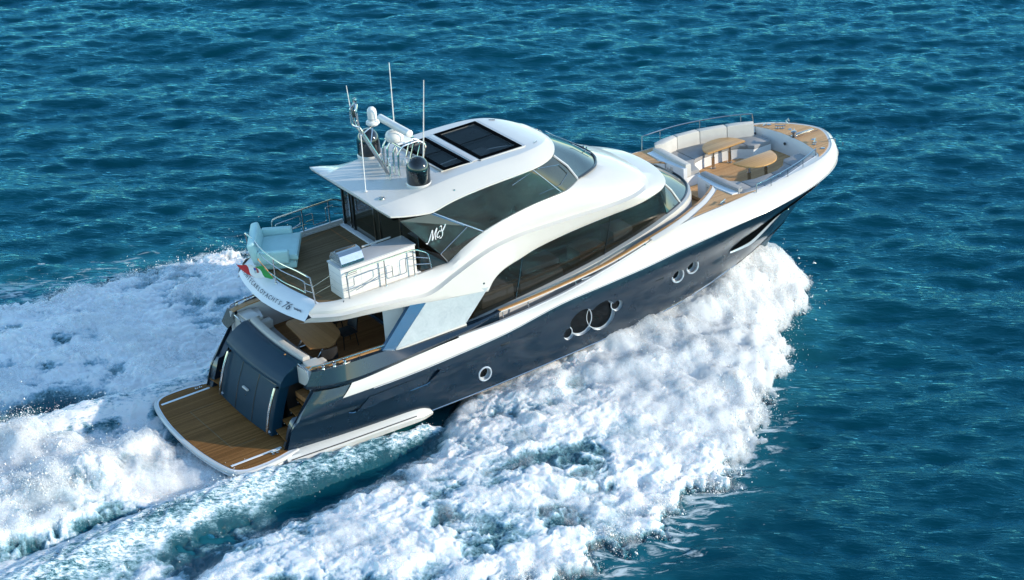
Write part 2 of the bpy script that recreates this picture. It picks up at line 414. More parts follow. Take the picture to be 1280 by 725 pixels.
mid2 = [out(p, interp(p.x, [3, 14, 18, 22.5], [.02, .03, .07, .09]))+Vector((0, 0, interp(p.x, [3, 14, 18, 22], [.0, .02, .05, .06]))) for p in mid2]
topin = [out(p, -.05)+Vector((0, 0, -.05)) for p in bandW]
band = B().add(loft([lowb, low, mid, mid2, [p+Vector((0, 0, .006)) for p in bandW], topin]), True)
band.go('sheer_band', M_white, Y, angle=50)
gl = [out(p, .03)+Vector((0, 0, -.018)) for p in bandN]
B().add(tube(gl[2:], .012, 5), True).go('rub_line', M_side, Y)

B().add(box((1.66, 0, -.2), (.12, 4.5, 1.15))).go('transom', M_navy, Y)
# ------------------------------------------------------------------ swim platform
plat = [(1.95,-2.45),(1.2,-2.62),(.55,-2.64),(.22,-2.55),(.02,-2.3),(-.12,-1.7),(-.22,-.9),(-.26,0)]
platf = [Vector((a, b, 0)) for a, b in plat]; ring_ = both(spl(platf, 5)); 
ps = B().add(slab([(p.x, p.y) for p in ring_], .40, .2)).go('swim_platform', M_white2, Y)
B().add(tube([(p.x, p.y, .345) for p in ring_], .068, 10)).go('rub_rail', M_white, ps)
tk = [((p.x-1)*.955+1.0, p.y*.955) for p in ring_]
B().add(slab(tk, .412, .03)).go('teak_deck', M_teakp, ps, smooth=False)
for s in (-1, 1):
    B().add(box((.86, s*2.12, .418), (1.5, .075, .012), bev=.003)).go('inlaid_strip', M_white2, ps)
B().add(wall([(1.30,-1.25),(.55,-1.25)], .411, .4145, .025)).add(wall([(.55,1.25),(.55,-1.25)], .411, .4145, .025)).add(wall([(1.3,1.25),(.55,1.25)], .411, .4145, .025)).go('hatch_seam', M_teakf, ps)
def cleat(c, ax, parent, s=1.0, name='cleat'):
    c = Vector(c); ax = Vector(ax).normalized(); b = B()
    for k in (-.07, .07): b.add(tube([c+ax*k*s, c+ax*k*s+Vector((0, 0, .07*s))], .016*s, 8))
    b.add(tube([c-ax*.15*s+Vector((0, 0, .085*s)), c+Vector((0, 0, .075*s)), c+ax*.15*s+Vector((0, 0, .085*s))], .017*s, 8)); b.add(lathe([(.05*s, 0), (.05*s, .012), (.02, .02)], c+ax*.07*s, 12)); b.add(lathe([(.05*s, 0), (.05*s, .012), (.02, .02)], c-ax*.07*s, 12))
    return b.go(name, M_chrome, parent)
cleat((1.35,-2.3,.415), (1, 0, 0), ps, .9); cleat((1.35,2.3,.415), (1, 0, 0), ps, .9)
# white chine fin beside the platform
spon = [(1.5,-2.62,.36),(2.2,-2.66,.37),(3.2,-2.72,.36),(4.9,-2.80,.34),(5.6,-2.80,.30),(5.95,-2.74,.18)]
spon2 = [(1.5,-2.72,.24),(2.2,-2.80,.24),(3.2,-2.86,.24),(4.9,-2.90,.23),(5.6,-2.87,.18),(5.98,-2.76,.12)]
spon3 = [(1.5,-2.70,.08),(2.2,-2.76,.08),(3.2,-2.80,.08),(4.9,-2.84,.06),(5.6,-2.82,.04),(5.98,-2.72,.04)]
spon0 = [(1.5,-2.30,.36),(2.2,-2.40,.40),(3.2,-2.50,.41),(4.9,-2.62,.42),(5.6,-2.66,.37),(5.95,-2.66,.20)]
spon4 = [(a[0], a[1]+.35, a[2]-.04) for a in spon3]
sp_ = B().add(loft([spl(a, 6) for a in (spon0, spon, spon2, spon3, spon4)]), True)
sp_.add(([spon0[0], spon[0], spon2[0], spon3[0], spon4[0]], [[0,1,2,3,4]]), True)
so = sp_.go('chine_fin', M_white, Y, angle=40)
B().add(tube(spl([(1.6,-2.70,.29),(2.2,-2.76,.305),(3.2,-2.82,.30),(4.9,-2.87,.285),(5.4,-2.865,.265)], 5), .014, 6), True).go('rub_strip', M_black, so)

# ------------------------------------------------------------------ stern: quarter inner walls, stairs, garage door, hood
q = B()
for x0, z0, x1, z1 in ((1.67,.42,3.4,1.9),): q.add(([(1.60,-2.30,.41),(3.6,-2.33,.41),(3.6,-2.33,1.9),(2.55,-2.38,1.92),(2.2,-2.36,1.45),(1.8,-2.33,.9)], [[0,1,2,3,4,5]]), True)
q.add(loft([[rWi[0], rN[0], rN2[0], r2[0], Vector((1.62,-2.33,.42))], [Vector((2.6,-2.36,1.92)), Vector((2.27,-2.34,1.45)), Vector((2.05,-2.33,1.2)), Vector((1.88,-2.32,.95)), Vector((1.64,-2.30,.41))]]), True)
q.go('quarter_lining', M_navy, Y)
for s in (1, -1):
    st = B()
    for k in range(5):
        st.add(box((2.02+k*.235+.45, s*1.92, .5+k*.235-.1), (.9, .86, .2)))
    so_ = st.go('stairs', M_black, Y, smooth=False)
    for k in range(5):
        tr = B().add(slab([(1.80+k*.24, s*1.50), (1.72+k*.24, s*2.3), (2.06+k*.24, s*2.3), (2.14+k*.24, s*1.50)], .605+k*.235, .028)).go('tread', M_teakp, so_, smooth=False)
        B().add(lathe([(.014, 0), (.014, .01)], (1.79+k*.24, s*1.62, .53+k*.235), 8, axis=(-1, 0, 0))).go('step_light', M_white, so_)
# garage door: curved in plan, leaning forward, three panels
def dp(y, t):
    "door surface: y across, t 0 bottom .. 1 top"
    bul = .07*(1-(y/1.5)**2)
    return Vector((1.66-bul+t*.50-.05*math.sin(math.pi*t), y*(1-.02*t), .45+t*1.44))
ys = np.linspace(-1.5, 1.5, 25)
door = B().add(loft([[dp(y, t) for y in ys] for t in np.linspace(0, 1, 7)]))
door.add(loft([[dp(y, 0) for y in ys], [dp(y, 0)+Vector((.5, 0, 0)) for y in ys]]))
for s in (-1.5, 1.5): door.add(loft([[dp(s, t) for t in np.linspace(0, 1, 7)], [dp(s, t)+Vector((.30, 0, 0)) for t in np.linspace(0, 1, 7)]]))
D = door.go('garage_door', M_navy2, Y)
for y in (-.45, .52):
    B().add(tube([dp(y, t)+Vector((-.003, 0, 0)) for t in np.linspace(.02, .93, 9)], .016, 5)).go('seam', M_black, D)
B().add(tube([dp(y, .93)+Vector((-.004, 0, 0)) for y in np.linspace(-1.3, 1.3, 15)], .015, 5)).go('seam', M_black, D)
for s in (-1.40, 1.38):
    hr = [dp(s, t)+Vector((-.085-.02*math.sin(math.pi*t), 0, 0)) for t in np.linspace(.06, .9, 9)]
    B().add(tube([dp(s, .06)]+hr+[dp(s, .9)], .042, 8)).go('hand_rail', M_chrome, D)
B().add(box(dp(.02, .55)+Vector((-.05, 0, 0)), (.07, .30, .05), bev=.015)).go('door_handle', M_white, D)
B().add(lathe([(.02, 0), (.02, .02)], dp(.0, .42)+Vector((-.01, 0, 0)), 10, axis=(-1, 0, 0))).go('lock', M_chrome, D)
# hood above the door = back of the cockpit bench
def hp(y, t):
    bul = .09*(1-(y/1.62)**2)
    P = [(2.18,1.82),(2.06,1.86),(2.07,1.96),(2.22,2.12),(2.46,2.28),(2.68,2.37),(2.80,2.36),(2.84,2.28)]
    i = min(int(t*7), 6); w = t*7-i; a, b = P[i], P[i+1]
    return Vector((a[0]*(1-w)+b[0]*w-bul, y*(1-.03*t), a[1]*(1-w)+b[1]*w))
yh = np.linspace(-1.62, 1.62, 27); th = np.linspace(0, 1, 22)
hood = B().add(loft([[hp(y, t) for y in yh] for t in th]))
for s in (-1.62, 1.62):
    e0 = [hp(s, t) for t in th]; cpt = Vector((2.45, s*.985, 1.95)); hood.add((e0+[Vector((2.9, s*.97, 1.8))], [list(range(len(e0)+1))]))
hd = hood.go('transom_hood', M_navy2, Y, angle=40)
B().add(box(hp(-.95, .72)+Vector((0, 0, .01)), (.05, .035, .03), bev=.01)).go('stern_light', M_teakc, hd)
# core block below hood and door
B().add(slab([(2.26, y) for y in np.linspace(-1.45, 1.45, 15)]+[(3.3, 1.45), (3.3, -1.45)], 1.8, 1.35)).go('transom_core', M_black, Y)

# ------------------------------------------------------------------ cockpit: coaming wings, deck, bench, caps
wt_o = spl([(2.62,-2.44,2.47),(3.1,-2.58,2.455),(3.9,-2.64,2.45),(4.75,-2.66,2.43),(5.2,-2.68,2.32),(6.3,-2.69,2.29),(7.36,-2.70,2.30),(8.0,-2.70,2.34),(8.45,-2.69,2.385)], 5)
wt_i = spl([(2.72,-2.22,2.47),(3.15,-2.36,2.455),(3.9,-2.42,2.45),(4.75,-2.45,2.43),(5.2,-2.48,2.32),(6.3,-2.50,2.29),(7.36,-2.52,2.30),(8.0,-2.56,2.34),(8.45,-2.60,2.385)], 5)
wm = spl([(2.40,-2.46,2.12),(2.95,-2.64,2.05),(3.8,-2.76,2.03),(4.9,-2.81,2.09),(5.6,-2.82,2.14),(6.4,-2.80,2.18),(7.36,-2.78,2.23),(8.0,-2.74,2.30),(8.46,-2.70,2.37)], 5)
wb = spl([(2.44,-2.42,2.0),(2.95,-2.56,1.91),(3.8,-2.70,1.885),(4.9,-2.75,1.97),(5.6,-2.76,2.03),(6.4,-2.76,2.09),(7.36,-2.75,2.16),(8.0,-2.72,2.27),(8.46,-2.69,2.36)], 5)
wbi = [p+Vector((0, .22, -.02)) for p in wb]
wii = [p+Vector((0, .02, -.35)) for p in wt_i]
wg = B().add(loft([wbi, wb, wm, wt_o, wt_i, wii]), True)
wg.add(([wbi[0], wb[0], wm[0], wt_o[0], wt_i[0], wii[0]], [[0,1,2,3,4,5]]), True)
wgo = wg.go('quarter_coaming', M_navy, Y, angle=38)
for s in (-1, 1):
    nm = Vector((1, s, 1))
    cp = [(2.62,-2.30,2.485),(3.1,-2.42,2.475),(3.9,-2.47,2.47),(4.95,-2.51,2.45)]
    c1_ = spl([Vector(p) for p in cp], 6)
    c2_ = [p+Vector((0, .20, 0)) for p in c1_]
    if s > 0: c1_, c2_ = mir(c1_), mir(c2_)
    ca = B().add(loft([[p-Vector((0, 0, .03)) for p in c1_], c1_, c2_, [p-Vector((0, 0, .03)) for p in c2_]])).go('teak_cap_rail', M_teakc, Y, angle=50)
    rr = [p+Vector((0, s*.03, .09)) for p in c1_]; b = B().add(tube([rr[0]-Vector((0, 0, .08))]+rr[1:], .018, 8))
    for k in (3, 8, 13): b.add(tube([rr[k], rr[k]-Vector((0, 0, .09))], .013, 6))
    b.go('stern_rail', M_chrome, ca)
    f = B().add(slab([(2.80, s*2.42), (3.0, s*2.54), (3.55, s*2.62), (3.75, s*2.56), (3.3, s*2.50), (2.9, s*2.38)], 2.472, .03)).go('fairlead_plate', M_chrome, Y)
    for k, (x, yq) in enumerate(((2.95, 2.49), (3.25, 2.555), (3.55, 2.59))): B().add(lathe([(.045, 0), (.03, .03), (.032, .07), (.05, .085), (.04, .10)], (x, s*yq, 2.47), 12)).go('roller', M_chrome, f)
    # white moulding where the bench meets the coaming
    B().add(slab([(2.62, s*1.55), (2.70, s*2.25), (3.05, s*2.30), (3.45, s*2.20), (3.30, s*1.62)], 2.30, .5)).add(box((3.0, s*1.90, 2.34), (.42, .6, .07), bev=.03)).go('side_locker', M_white, Y, angle=30)
    B().add(tube(fillet([(2.72, s*1.66, 2.1), (2.60, s*1.68, 2.42), (2.62, s*2.05, 2.42), (2.66, s*2.2, 2.2)], .08), .016, 8)).go('grab_rail', M_chrome, Y)
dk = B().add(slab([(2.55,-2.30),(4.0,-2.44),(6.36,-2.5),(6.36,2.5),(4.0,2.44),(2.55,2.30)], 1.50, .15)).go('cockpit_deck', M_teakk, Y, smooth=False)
B().add(wall([(2.6,-2.26),(4.0,-2.39),(6.4,-2.47)], 1.5, 2.45, .03), True).go('cockpit_lining', M_white2, Y)
# curved aft bench
def barc(off, y): return (2.74+off-.09*(1-(y/1.6)**2), y)
yb = list(np.linspace(-1.52, 1.52, 17))
bench = B().add(cushion([barc(.30, y) for y in yb]+[barc(.80, y) for y in yb[::-1]], 1.5, 1.80, .01)).go('cockpit_bench', M_white, Y)
for k in range(3):
    a, b_ = -1.5+k, -1.5+k+1; yy = np.linspace(a+.01, b_-.01, 7)
    B().add(cushion([barc(.28, y) for y in yy]+[barc(.80, y) for y in yy[::-1]], 1.80, 1.97, .045)).go('seat_cushion', M_cush, bench)
B().add(cushion([barc(.12, y) for y in yb]+[barc(.33, y) for y in yb[::-1]], 1.80, 2.44, .05)).go('backrest', M_cushw, bench)
for s in (-1, 1): B().add(cushion([(3.0, s*1.42), (3.5, s*1.42), (3.5, s*1.66), (3.0, s*1.66)], 1.92, 2.22, .06)).go('arm_cushion', M_cushw, bench)
# saloon bulkhead with glass doors at the front of the cockpit
bh = B().add(box((6.40, 0, 2.6), (.05, 3.6, 2.15))).go('saloon_doors', M_glass, Y, smooth=False)
for y in (-1.8, -.9, 0, .9, 1.8): B().add(box((6.365, y, 2.6), (.05, .05, 2.15))).go('door_frame', M_chrome, bh, smooth=False)
B().add(box((6.36, 0, 1.53), (.09, 3.7, .06))).go('sill', M_blue, bh, smooth=False)
for s in (-1, 1):
    B().add(slab([(5.25, s*1.80), (6.5, s*1.80), (6.5, s*2.25), (5.65, s*2.25)], 3.62, 2.1)).go('bulkhead_panel', M_white2, Y, smooth=False)
    # raked blue strut and frosted glass wing between coaming and flybridge
    yo, yi = s*2.60, s*2.50
    v = [(4.70,yo,2.43),(5.08,yo,2.33),(6.27,yo-s*.02,3.46),(5.82,yo-s*.02,3.60)]; v += [(a[0], a[1]-s*.12, a[2]) for a in v]
    B().add((v, [[0,1,2,3],[7,6,5,4],[0,4,5,1],[1,5,6,2],[2,6,7,3],[3,7,4,0]])).go('raked_strut', M_blue, Y, smooth=False)
    v = [(5.10,yo+s*.01,2.34),(7.34,yo+s*.01,2.34),(8.18,yo-s*.02,3.16),(6.28,yo-s*.02,3.46)]; v += [(a[0], a[1]-s*.05, a[2]) for a in v]
    mg = B().add((v, [[0,1,2,3],[7,6,5,4],[0,4,5,1],[1,5,6,2],[2,6,7,3],[3,7,4,0]])).go('frosted_wing', M_marble, Y, smooth=False)
    B().add(box((6.22, yo-s*.0, 2.325), (2.26, .10, .05), bev=.01)).go('wing_sill', M_white, mg)
# ------------------------------------------------------------------ side decks, superstructure wall, saloon glazing
S_ = [(6.4,-2.2,1.95),(7.0,-2.2,2.02),(7.83,-2.19,2.12),(9.0,-2.18,2.22),(10.5,-2.18,2.36),(11.94,-2.17,2.54),(12.93,-2.16,2.72),(13.93,-2.13,2.93),(14.75,-2.03,3.10),(15.4,-1.80,3.16),(15.9,-1.47,3.18),(16.27,-1.05,3.2),(16.48,-.55,3.2),(16.55,0,3.2)]
rS = spl(S_, 5)
def deckz(x, y=0): return interp(x, [6, 7.5, 9, 11, 12.5, 14, 15.5, 17.3], [1.72, 1.78, 1.86, 1.98, 2.08, 2.14, 2.16, 2.2])
wl0 = [Vector((p.x+(.10 if abs(p.y) < 2 else 0), p.y-.05*min(1, abs(p.y)), deckz(p.x))) for p in rS]
wl1 = [Vector((p.x+(.06 if abs(p.y) < 2 else 0), p.y-.09*min(1, abs(p.y)), p.z-.13)) for p in rS]
B().add(loft([wl0, wl1]), True).go('deckhouse_wall', M_side, Y, angle=40)
sl0 = wl1; sl1 = [out(p, .13) for p in rS]; sl1 = [Vector((p.x, p.y, q_.z-.05)) for p, q_ in zip(sl1, rS)]
sl2 = [Vector((p.x, p.y, q_.z+.015)) for p, q_ in zip(sl1, rS)]; sl3 = [out(p, -.05)+Vector((0, 0, .02)) for p in rS]
B().add(loft([sl0, sl1, sl2, sl3]), True).go('window_sill', M_white, Y, angle=40)
V_ = [(2.86,-1.90,3.68),(3.6,-2.35,3.66),(4.46,-2.55,3.64),(5.64,-2.60,3.50),(6.86,-2.60,3.29),(8.18,-2.58,3.07),(8.42,-2.55,3.34),(8.80,-2.50,3.52),(9.45,-2.38,3.60),(10.1,-2.31,3.70),(11.2,-2.28,3.80),(12.5,-2.28,3.87),(13.5,-2.27,3.90),(14.2,-2.16,3.94),(14.72,-1.96,3.97),(15.05,-1.6,4.0),(15.26,-1.0,4.04),(15.33,-.5,4.06),(15.35,0,4.07)]
K_ = [(3.0,-1.90,3.84),(3.65,-2.31,3.83),(4.5,-2.46,3.82),(5.5,-2.47,3.70),(6.35,-2.46,3.60),(7.2,-2.42,3.86),(7.9,-2.38,4.08),(8.6,-2.32,4.22),(9.4,-2.26,4.27),(10.1,-2.22,4.25),(11.4,-2.20,4.21),(12.5,-2.20,4.17),(13.3,-2.17,4.18),(13.85,-2.03,4.2),(14.2,-1.80,4.21),(14.45,-1.42,4.22),(14.6,-.85,4.24),(14.65,-.4,4.25),(14.66,0,4.25)]
T_ = [(3.27,-1.87,4.05),(3.75,-2.11,4.05),(4.5,-2.20,4.05),(5.4,-2.22,4.05),(6.35,-2.20,4.05),(7.19,-2.19,4.08),(7.75,-2.18,4.38),(8.41,-2.17,4.62),(9.2,-2.15,4.78),(10.1,-2.11,4.88),(10.7,-2.08,4.90),(11.23,-2.04,4.91),(11.6,-1.90,4.93),(12.0,-1.66,4.94),(12.4,-1.50,4.92),(12.9,-1.22,4.9),(13.2,-.80,4.9),(13.34,-.4,4.9),(13.38,0,4.9)]
def mspl(P, k=5):
    "catmull-rom with a hard corner kept at the tip of the pillar (index 5)"
    a = spl(P[:6], k); b = spl(P[5:], k); return a+b[1:]
rV, rK, rT = mspl(V_), mspl(K_), mspl(T_)
rVu = [p+Vector((0, .03, -.05)) for p in rV]
rVv = [Vector((p.x-(.12 if abs(p.y) < 2 else 0), p.y*.93, p.z-.07)) for p in rV]
rKa = [out(p, .15)+Vector((0, 0, -.035)) for p in rK]
rV1 = [a.lerp(b, .5)+Vector((0, 0, .02)) for a, b in zip(rV, rKa)]
rK1 = [a.lerp(b, .10)+Vector((0, -.02*min(1, abs(a.y)), .06)) for a, b in zip(rK, rT)]
rM = [a.lerp(b, .5) for a, b in zip(rK, rT)]
rM = [p+Vector((0, -.05*min(1, abs(p.y)), .055)) for p in rM]
rM2 = [a.lerp(b, .8)+Vector((0, -.02, .03)) for a, b in zip(rK, rT)]
rTi = [p+Vector((0, .10 if abs(p.y) > .1 else 0, -.01)) for p in rT]
rTj = [p+Vector((0, .10 if abs(p.y) > .1 else 0, -.12)) for p in rT]
sup = B().add(loft([rVv, rVu, rV, rV1, rKa, rK, rK1, rM, rM2, rT, rTi, rTj]), True)
SUP = sup.go('superstructure', M_white, Y, angle=30)
# thin shadow gap across the flybridge side, vents and sensors
B().add(tube([(3.62,-2.36,3.67),(3.72,-2.34,3.80),(3.93,-2.20,4.06)], .012, 6), True).go('panel_joint', M_black, SUP)
B().add(lathe([(.03, 0), (.03, .02)], (8.05,-2.56,3.32), 10, axis=(0,-1,0)), True).go('sensor', M_chrome, SUP)
# saloon side window and lower windshield, recessed under the visor
iW = [i for i, p in enumerate(rS) if p.x >= 7.8]
def top_at(x, y=None):
    pts = [p for p in rV if p.x > 8.1]; return interp(x, [p.x for p in pts], [p.z for p in pts])
side = [p for p in rS if 7.8 <= p.x <= 14.76]
g0 = [p+Vector((0, .02, 0)) for p in side]
pV = [p for p in rV if p.x >= 8.17]
def gtop(p):
    x = min(p.x+.38, 14.9); z = interp(x, [q_.x for q_ in pV if q_.y < -1.7], [q_.z for q_ in pV if q_.y < -1.7]); y = interp(x, [q_.x for q_ in pV if q_.y < -1.7], [q_.y for q_ in pV if q_.y < -1.7])
    return Vector((x, y*.5+p.y*.5+.14, z-.035))
g2 = [gtop(p) for p in side]; g1 = [a.lerp(b, .5)+Vector((0, -.02, 0)) for a, b in zip(g0, g2)]
sg = B().add(loft([g0, g1, g2]), True).go('saloon_window', M_glassv, Y)
for fx in (9.35, 12.3):
    i = min(range(len(side)), key=lambda j: abs(side[j].x-fx)); b = B().add(tube([g0[i]+Vector((0, -.01, 0)), g1[i]+Vector((0, -.012, 0)), g2[i]+Vector((0, -.01, 0))], .012, 6), True); b.go('mullion', M_chrome if fx < 10 else M_black, sg)
fr = [p for p in rS if p.x >= 14.6]; fa = both(fr)
vf = [p for p in rV if p.x >= 14.7 and p.y > -2.0]; va = both(vf)
n = 41; lo = resamp(fa, n); hi = resamp([Vector((p.x-.12, p.y*.94, p.z-.03)) for p in va], n)
mid_ = [a.lerp(b, .5)+Vector((.03, 0, .02)) for a, b in zip(lo, hi)]
wsl = B().add(loft([lo, mid_, hi])).go('lower_windshield', M_glasst, Y)
B().add(tube([out(p, -.02)+Vector((0, 0, .03)) for p in lo], .03, 6)).go('black_border', M_black, wsl)
for k in (5, 20, 35): B().add(tube([lo[k], mid_[k]+Vector((.01, 0, .01)), hi[k]], .03, 6)).go('mullion', M_black if k == 20 else M_white, wsl)
# interior seen through: dark dash block
# side decks and forward walkway floor
wf = [(6.4,-2.72),(9,-2.74),(11.5,-2.74),(13.3,-2.68),(14.3,-2.58),(15.6,-2.18),(16.4,-1.80),(17.0,-1.35),(17.3,-1.2),(17.3,-.35),(18.0,-.32)]
wi = [(18.0,.32),(17.3,.35),(17.3,1.2),(17.0,1.35),(16.4,1.80),(15.6,2.18),(14.3,2.58),(13.3,2.68),(11.5,2.74),(9,2.74),(6.4,2.72)]
B().add(slab(wf+wi, lambda x, y: deckz(x), .1)).go('side_deck', M_teak, Y, smooth=False)
# low inner bulwark lip outside the side deck, stanchions and teak hand rail
cap = [(8.42,-2.62,2.39),(9.2,-2.64,2.42),(10.48,-2.65,2.49),(12.07,-2.65,2.64),(13.29,-2.64,2.87),(14.28,-2.52,2.99),(15.0,-2.31,3.02),(15.66,-2.04,3.03),(16.2,-1.80,3.04),(16.65,-1.52,3.04),(16.95,-1.30,3.04),(17.08,-1.15,3.03)]
rC = spl(cap, 6)
c_out = [out(p, .05) for p in rC]; c_in = [out(p, -.05) for p in rC]
capo = B().add(loft([[p-Vector((0, 0, .035)) for p in c_in], c_in, c_out, [p-Vector((0, 0, .035)) for p in c_out], [p-Vector((0, 0, .035)) for p in c_in]]), True).go('teak_cap', M_teakc, Y, angle=50)
B().add(tube([p+Vector((0, 0, -.045)) for p in c_out[:30]], .018, 6), True).go('rail_underside', M_white, capo)
lip = [p for p in rW if 6.9 < p.x < 14.6]
B().add(loft([[p+Vector((0, .10, .035)) for p in lip], [p+Vector((0, .02, .035)) for p in lip], [p+Vector((0, -.0, -.02)) for p in lip]]), True).add(loft([[p+Vector((0, .10, .035)) for p in lip], [Vector((p.x, p.y+.12, deckz(p.x))) for p in lip]]), True).go('bulwark_lip', M_side, Y)
for x in (8.55, 9.3, 11.05, 12.6, 13.4):
    i = min(range(len(rC)), key=lambda j: abs(rC[j].x-x)); p = rC[i]; zl = interp(p.x, [a.x for a in rW[:60]], [a.z for a in rW[:60]])
    for s in (1, -1): B().add(box((p.x, s*(p.y-.005), (p.z+zl)/2-.01), (.035, .03, p.z-zl+.02))).go('stanchion', M_chrome, Y)
for s in (1, -1):
    cleat((11.35, s*-2.66, 2.33), (1, 0, 0), Y, 1.0); cleat((16.55, s*-2.36, 3.01), (.9, s*.35, 0), Y, .95)
# inner wall of the forward walkway (below the teak cap)
fwd = [p for p in rC if p.x > 13.6]
B().add(loft([[p-Vector((0, 0, .03)) for p in [out(q_, -.03) for q_ in fwd]], [Vector((p.x, p.y, deckz(p.x)-.02)) for p in [out(q_, -.03) for q_ in fwd]]]), True).go('walkway_lining', M_white2, Y)
# ------------------------------------------------------------------ foredeck
def fz(x, y): return interp(x, [13.2, 14.3, 15.3, 16.3, 17], [2.63, 2.88, 2.975, 2.99, 2.995])
Wf = [p for p in rW if p.x > 13.9]; loopW = [(p.x, p.y) for p in Wf]+[(p.x, -p.y) for p in Wf[::-1][1:]]
inn = [(p.x, p.y-.04) for p in rC if p.x > 13.95]
lounge = [(17.12,-1.15),(17.14,-2.02),(17.45,-2.2),(18.0,-2.26),(18.7,-2.19),(19.4,-2.02),(20.1,-1.78),(20.97,-1.52),(21.12,-1.1),(21.22,-.55),(21.25,0)]
inn2 = inn+lounge; loopI = inn2+[(x, -y) for x, y in inn2[::-1][1:]]
fd = B().add(slab(loopW+loopI[::-1], fz, .06)).go('foredeck', M_white, Y, angle=30)
# raised white moulding outside the teak cap
mo = [out(p, .12)+Vector((0, 0, -.01)) for p in rC if p.x > 13.6]; mi_ = [out(p, .05)+Vector((0, 0, .005)) for p in rC if p.x > 13.6]
B().add(loft([[p-Vector((0, 0, .06)) for p in [out(q_, .16) for q_ in mi_]], mo, mi_]), True).go('cap_moulding', M_white, Y)
for s in (1, -1):
    P = [(15.35,-2.46),(16.1,-2.42),(16.8,-2.40),(17.5,-2.33),(17.95,-2.28),(17.45,-2.20),(17.14,-2.06),(17.06,-1.45),(16.75,-1.68),(16.25,-2.0),(15.75,-2.24)]
    B().add(slab([(x, s*y) for x, y in P], lambda x, y: fz(x, y)+.010, .008)).go('foredeck_teak', M_teak, Y, smooth=False)
arc = [(20.97,-1.52),(21.12,-1.1),(21.22,-.55),(21.25,0)]; arc = arc+[(x, -y) for x, y in arc[::-1][1:]]
bowout = [(p.x, p.y) for p in rW if p.x > 20.75]; bowout = [((x-21)*.93+21, y*.93) for x, y in bowout]; bowout = bowout+[(x, -y) for x, y in bowout[::-1][1:]]
BT = B().add(slab(bowout+arc[::-1], 3.008, .012)).go('bow_teak', M_teak, Y, smooth=False)
B().add(wall([(21.3, .09), (22.15, .09)], 3.008, 3.012, .02)).add(wall([(21.3, -.09), (22.2, -.09)], 3.008, 3.012, .02)).go('hatch_seam', M_black, BT)
# raised anchor-locker lid, windlass, rollers
lid = B().add(box((21.72, .02, 3.035), (.72, .10, .05), bev=.015)).go('anchor_channel', M_chrome, Y)
B().add(lathe([(.10, 0), (.10, .03), (.06, .05), (.055, .12), (.09, .14), (.09, .18), (.05, .2)], (21.30, .02, 3.01), 18)).go('windlass', M_chrome, Y)
B().add(tube([(21.32, .02, 3.2), (21.42, .14, 3.2)], .014, 6)).add(tube([(21.35,.02,3.10),(21.6,.02,3.075),(22.05,.02,3.06)], .018, 6)).go('anchor_chain', M_chrome, Y)
for s in (1, -1):
    cleat((21.42, s*.82, 3.012), (.55, s*-.5, 0), Y, 1.15)
    cleat((21.2, s*1.32, 3.012), (1, s*.35, 0), Y, .7) if s > 0 else None
    B().add(lathe([(.07, 0), (.07, .012), (.05, .018)], (21.35, s*1.28, 3.01), 16)).go('deck_filler', M_chrome, Y)
    B().add(tube(fillet([(21.86, s*.95, 3.0), (21.80, s*1.0, 3.10), (22.0, s*1.1, 3.10), (22.02, s*1.1, 3.0)], .04), .016, 6)).go('fairlead', M_chrome, Y)
    B().add(lathe([(.06, 0), (.05, .012)], (21.6, s*.55, 3.01), 14)).go('deck_filler', M_chrome, Y)
    B().add(box((22.43-.14, s*1.14, 2.84), (.16, .03, .05), Matrix.Rotation(s*R_(-52), 3, 'Z') , bev=.01)).go('navigation_light', M_black, Y)
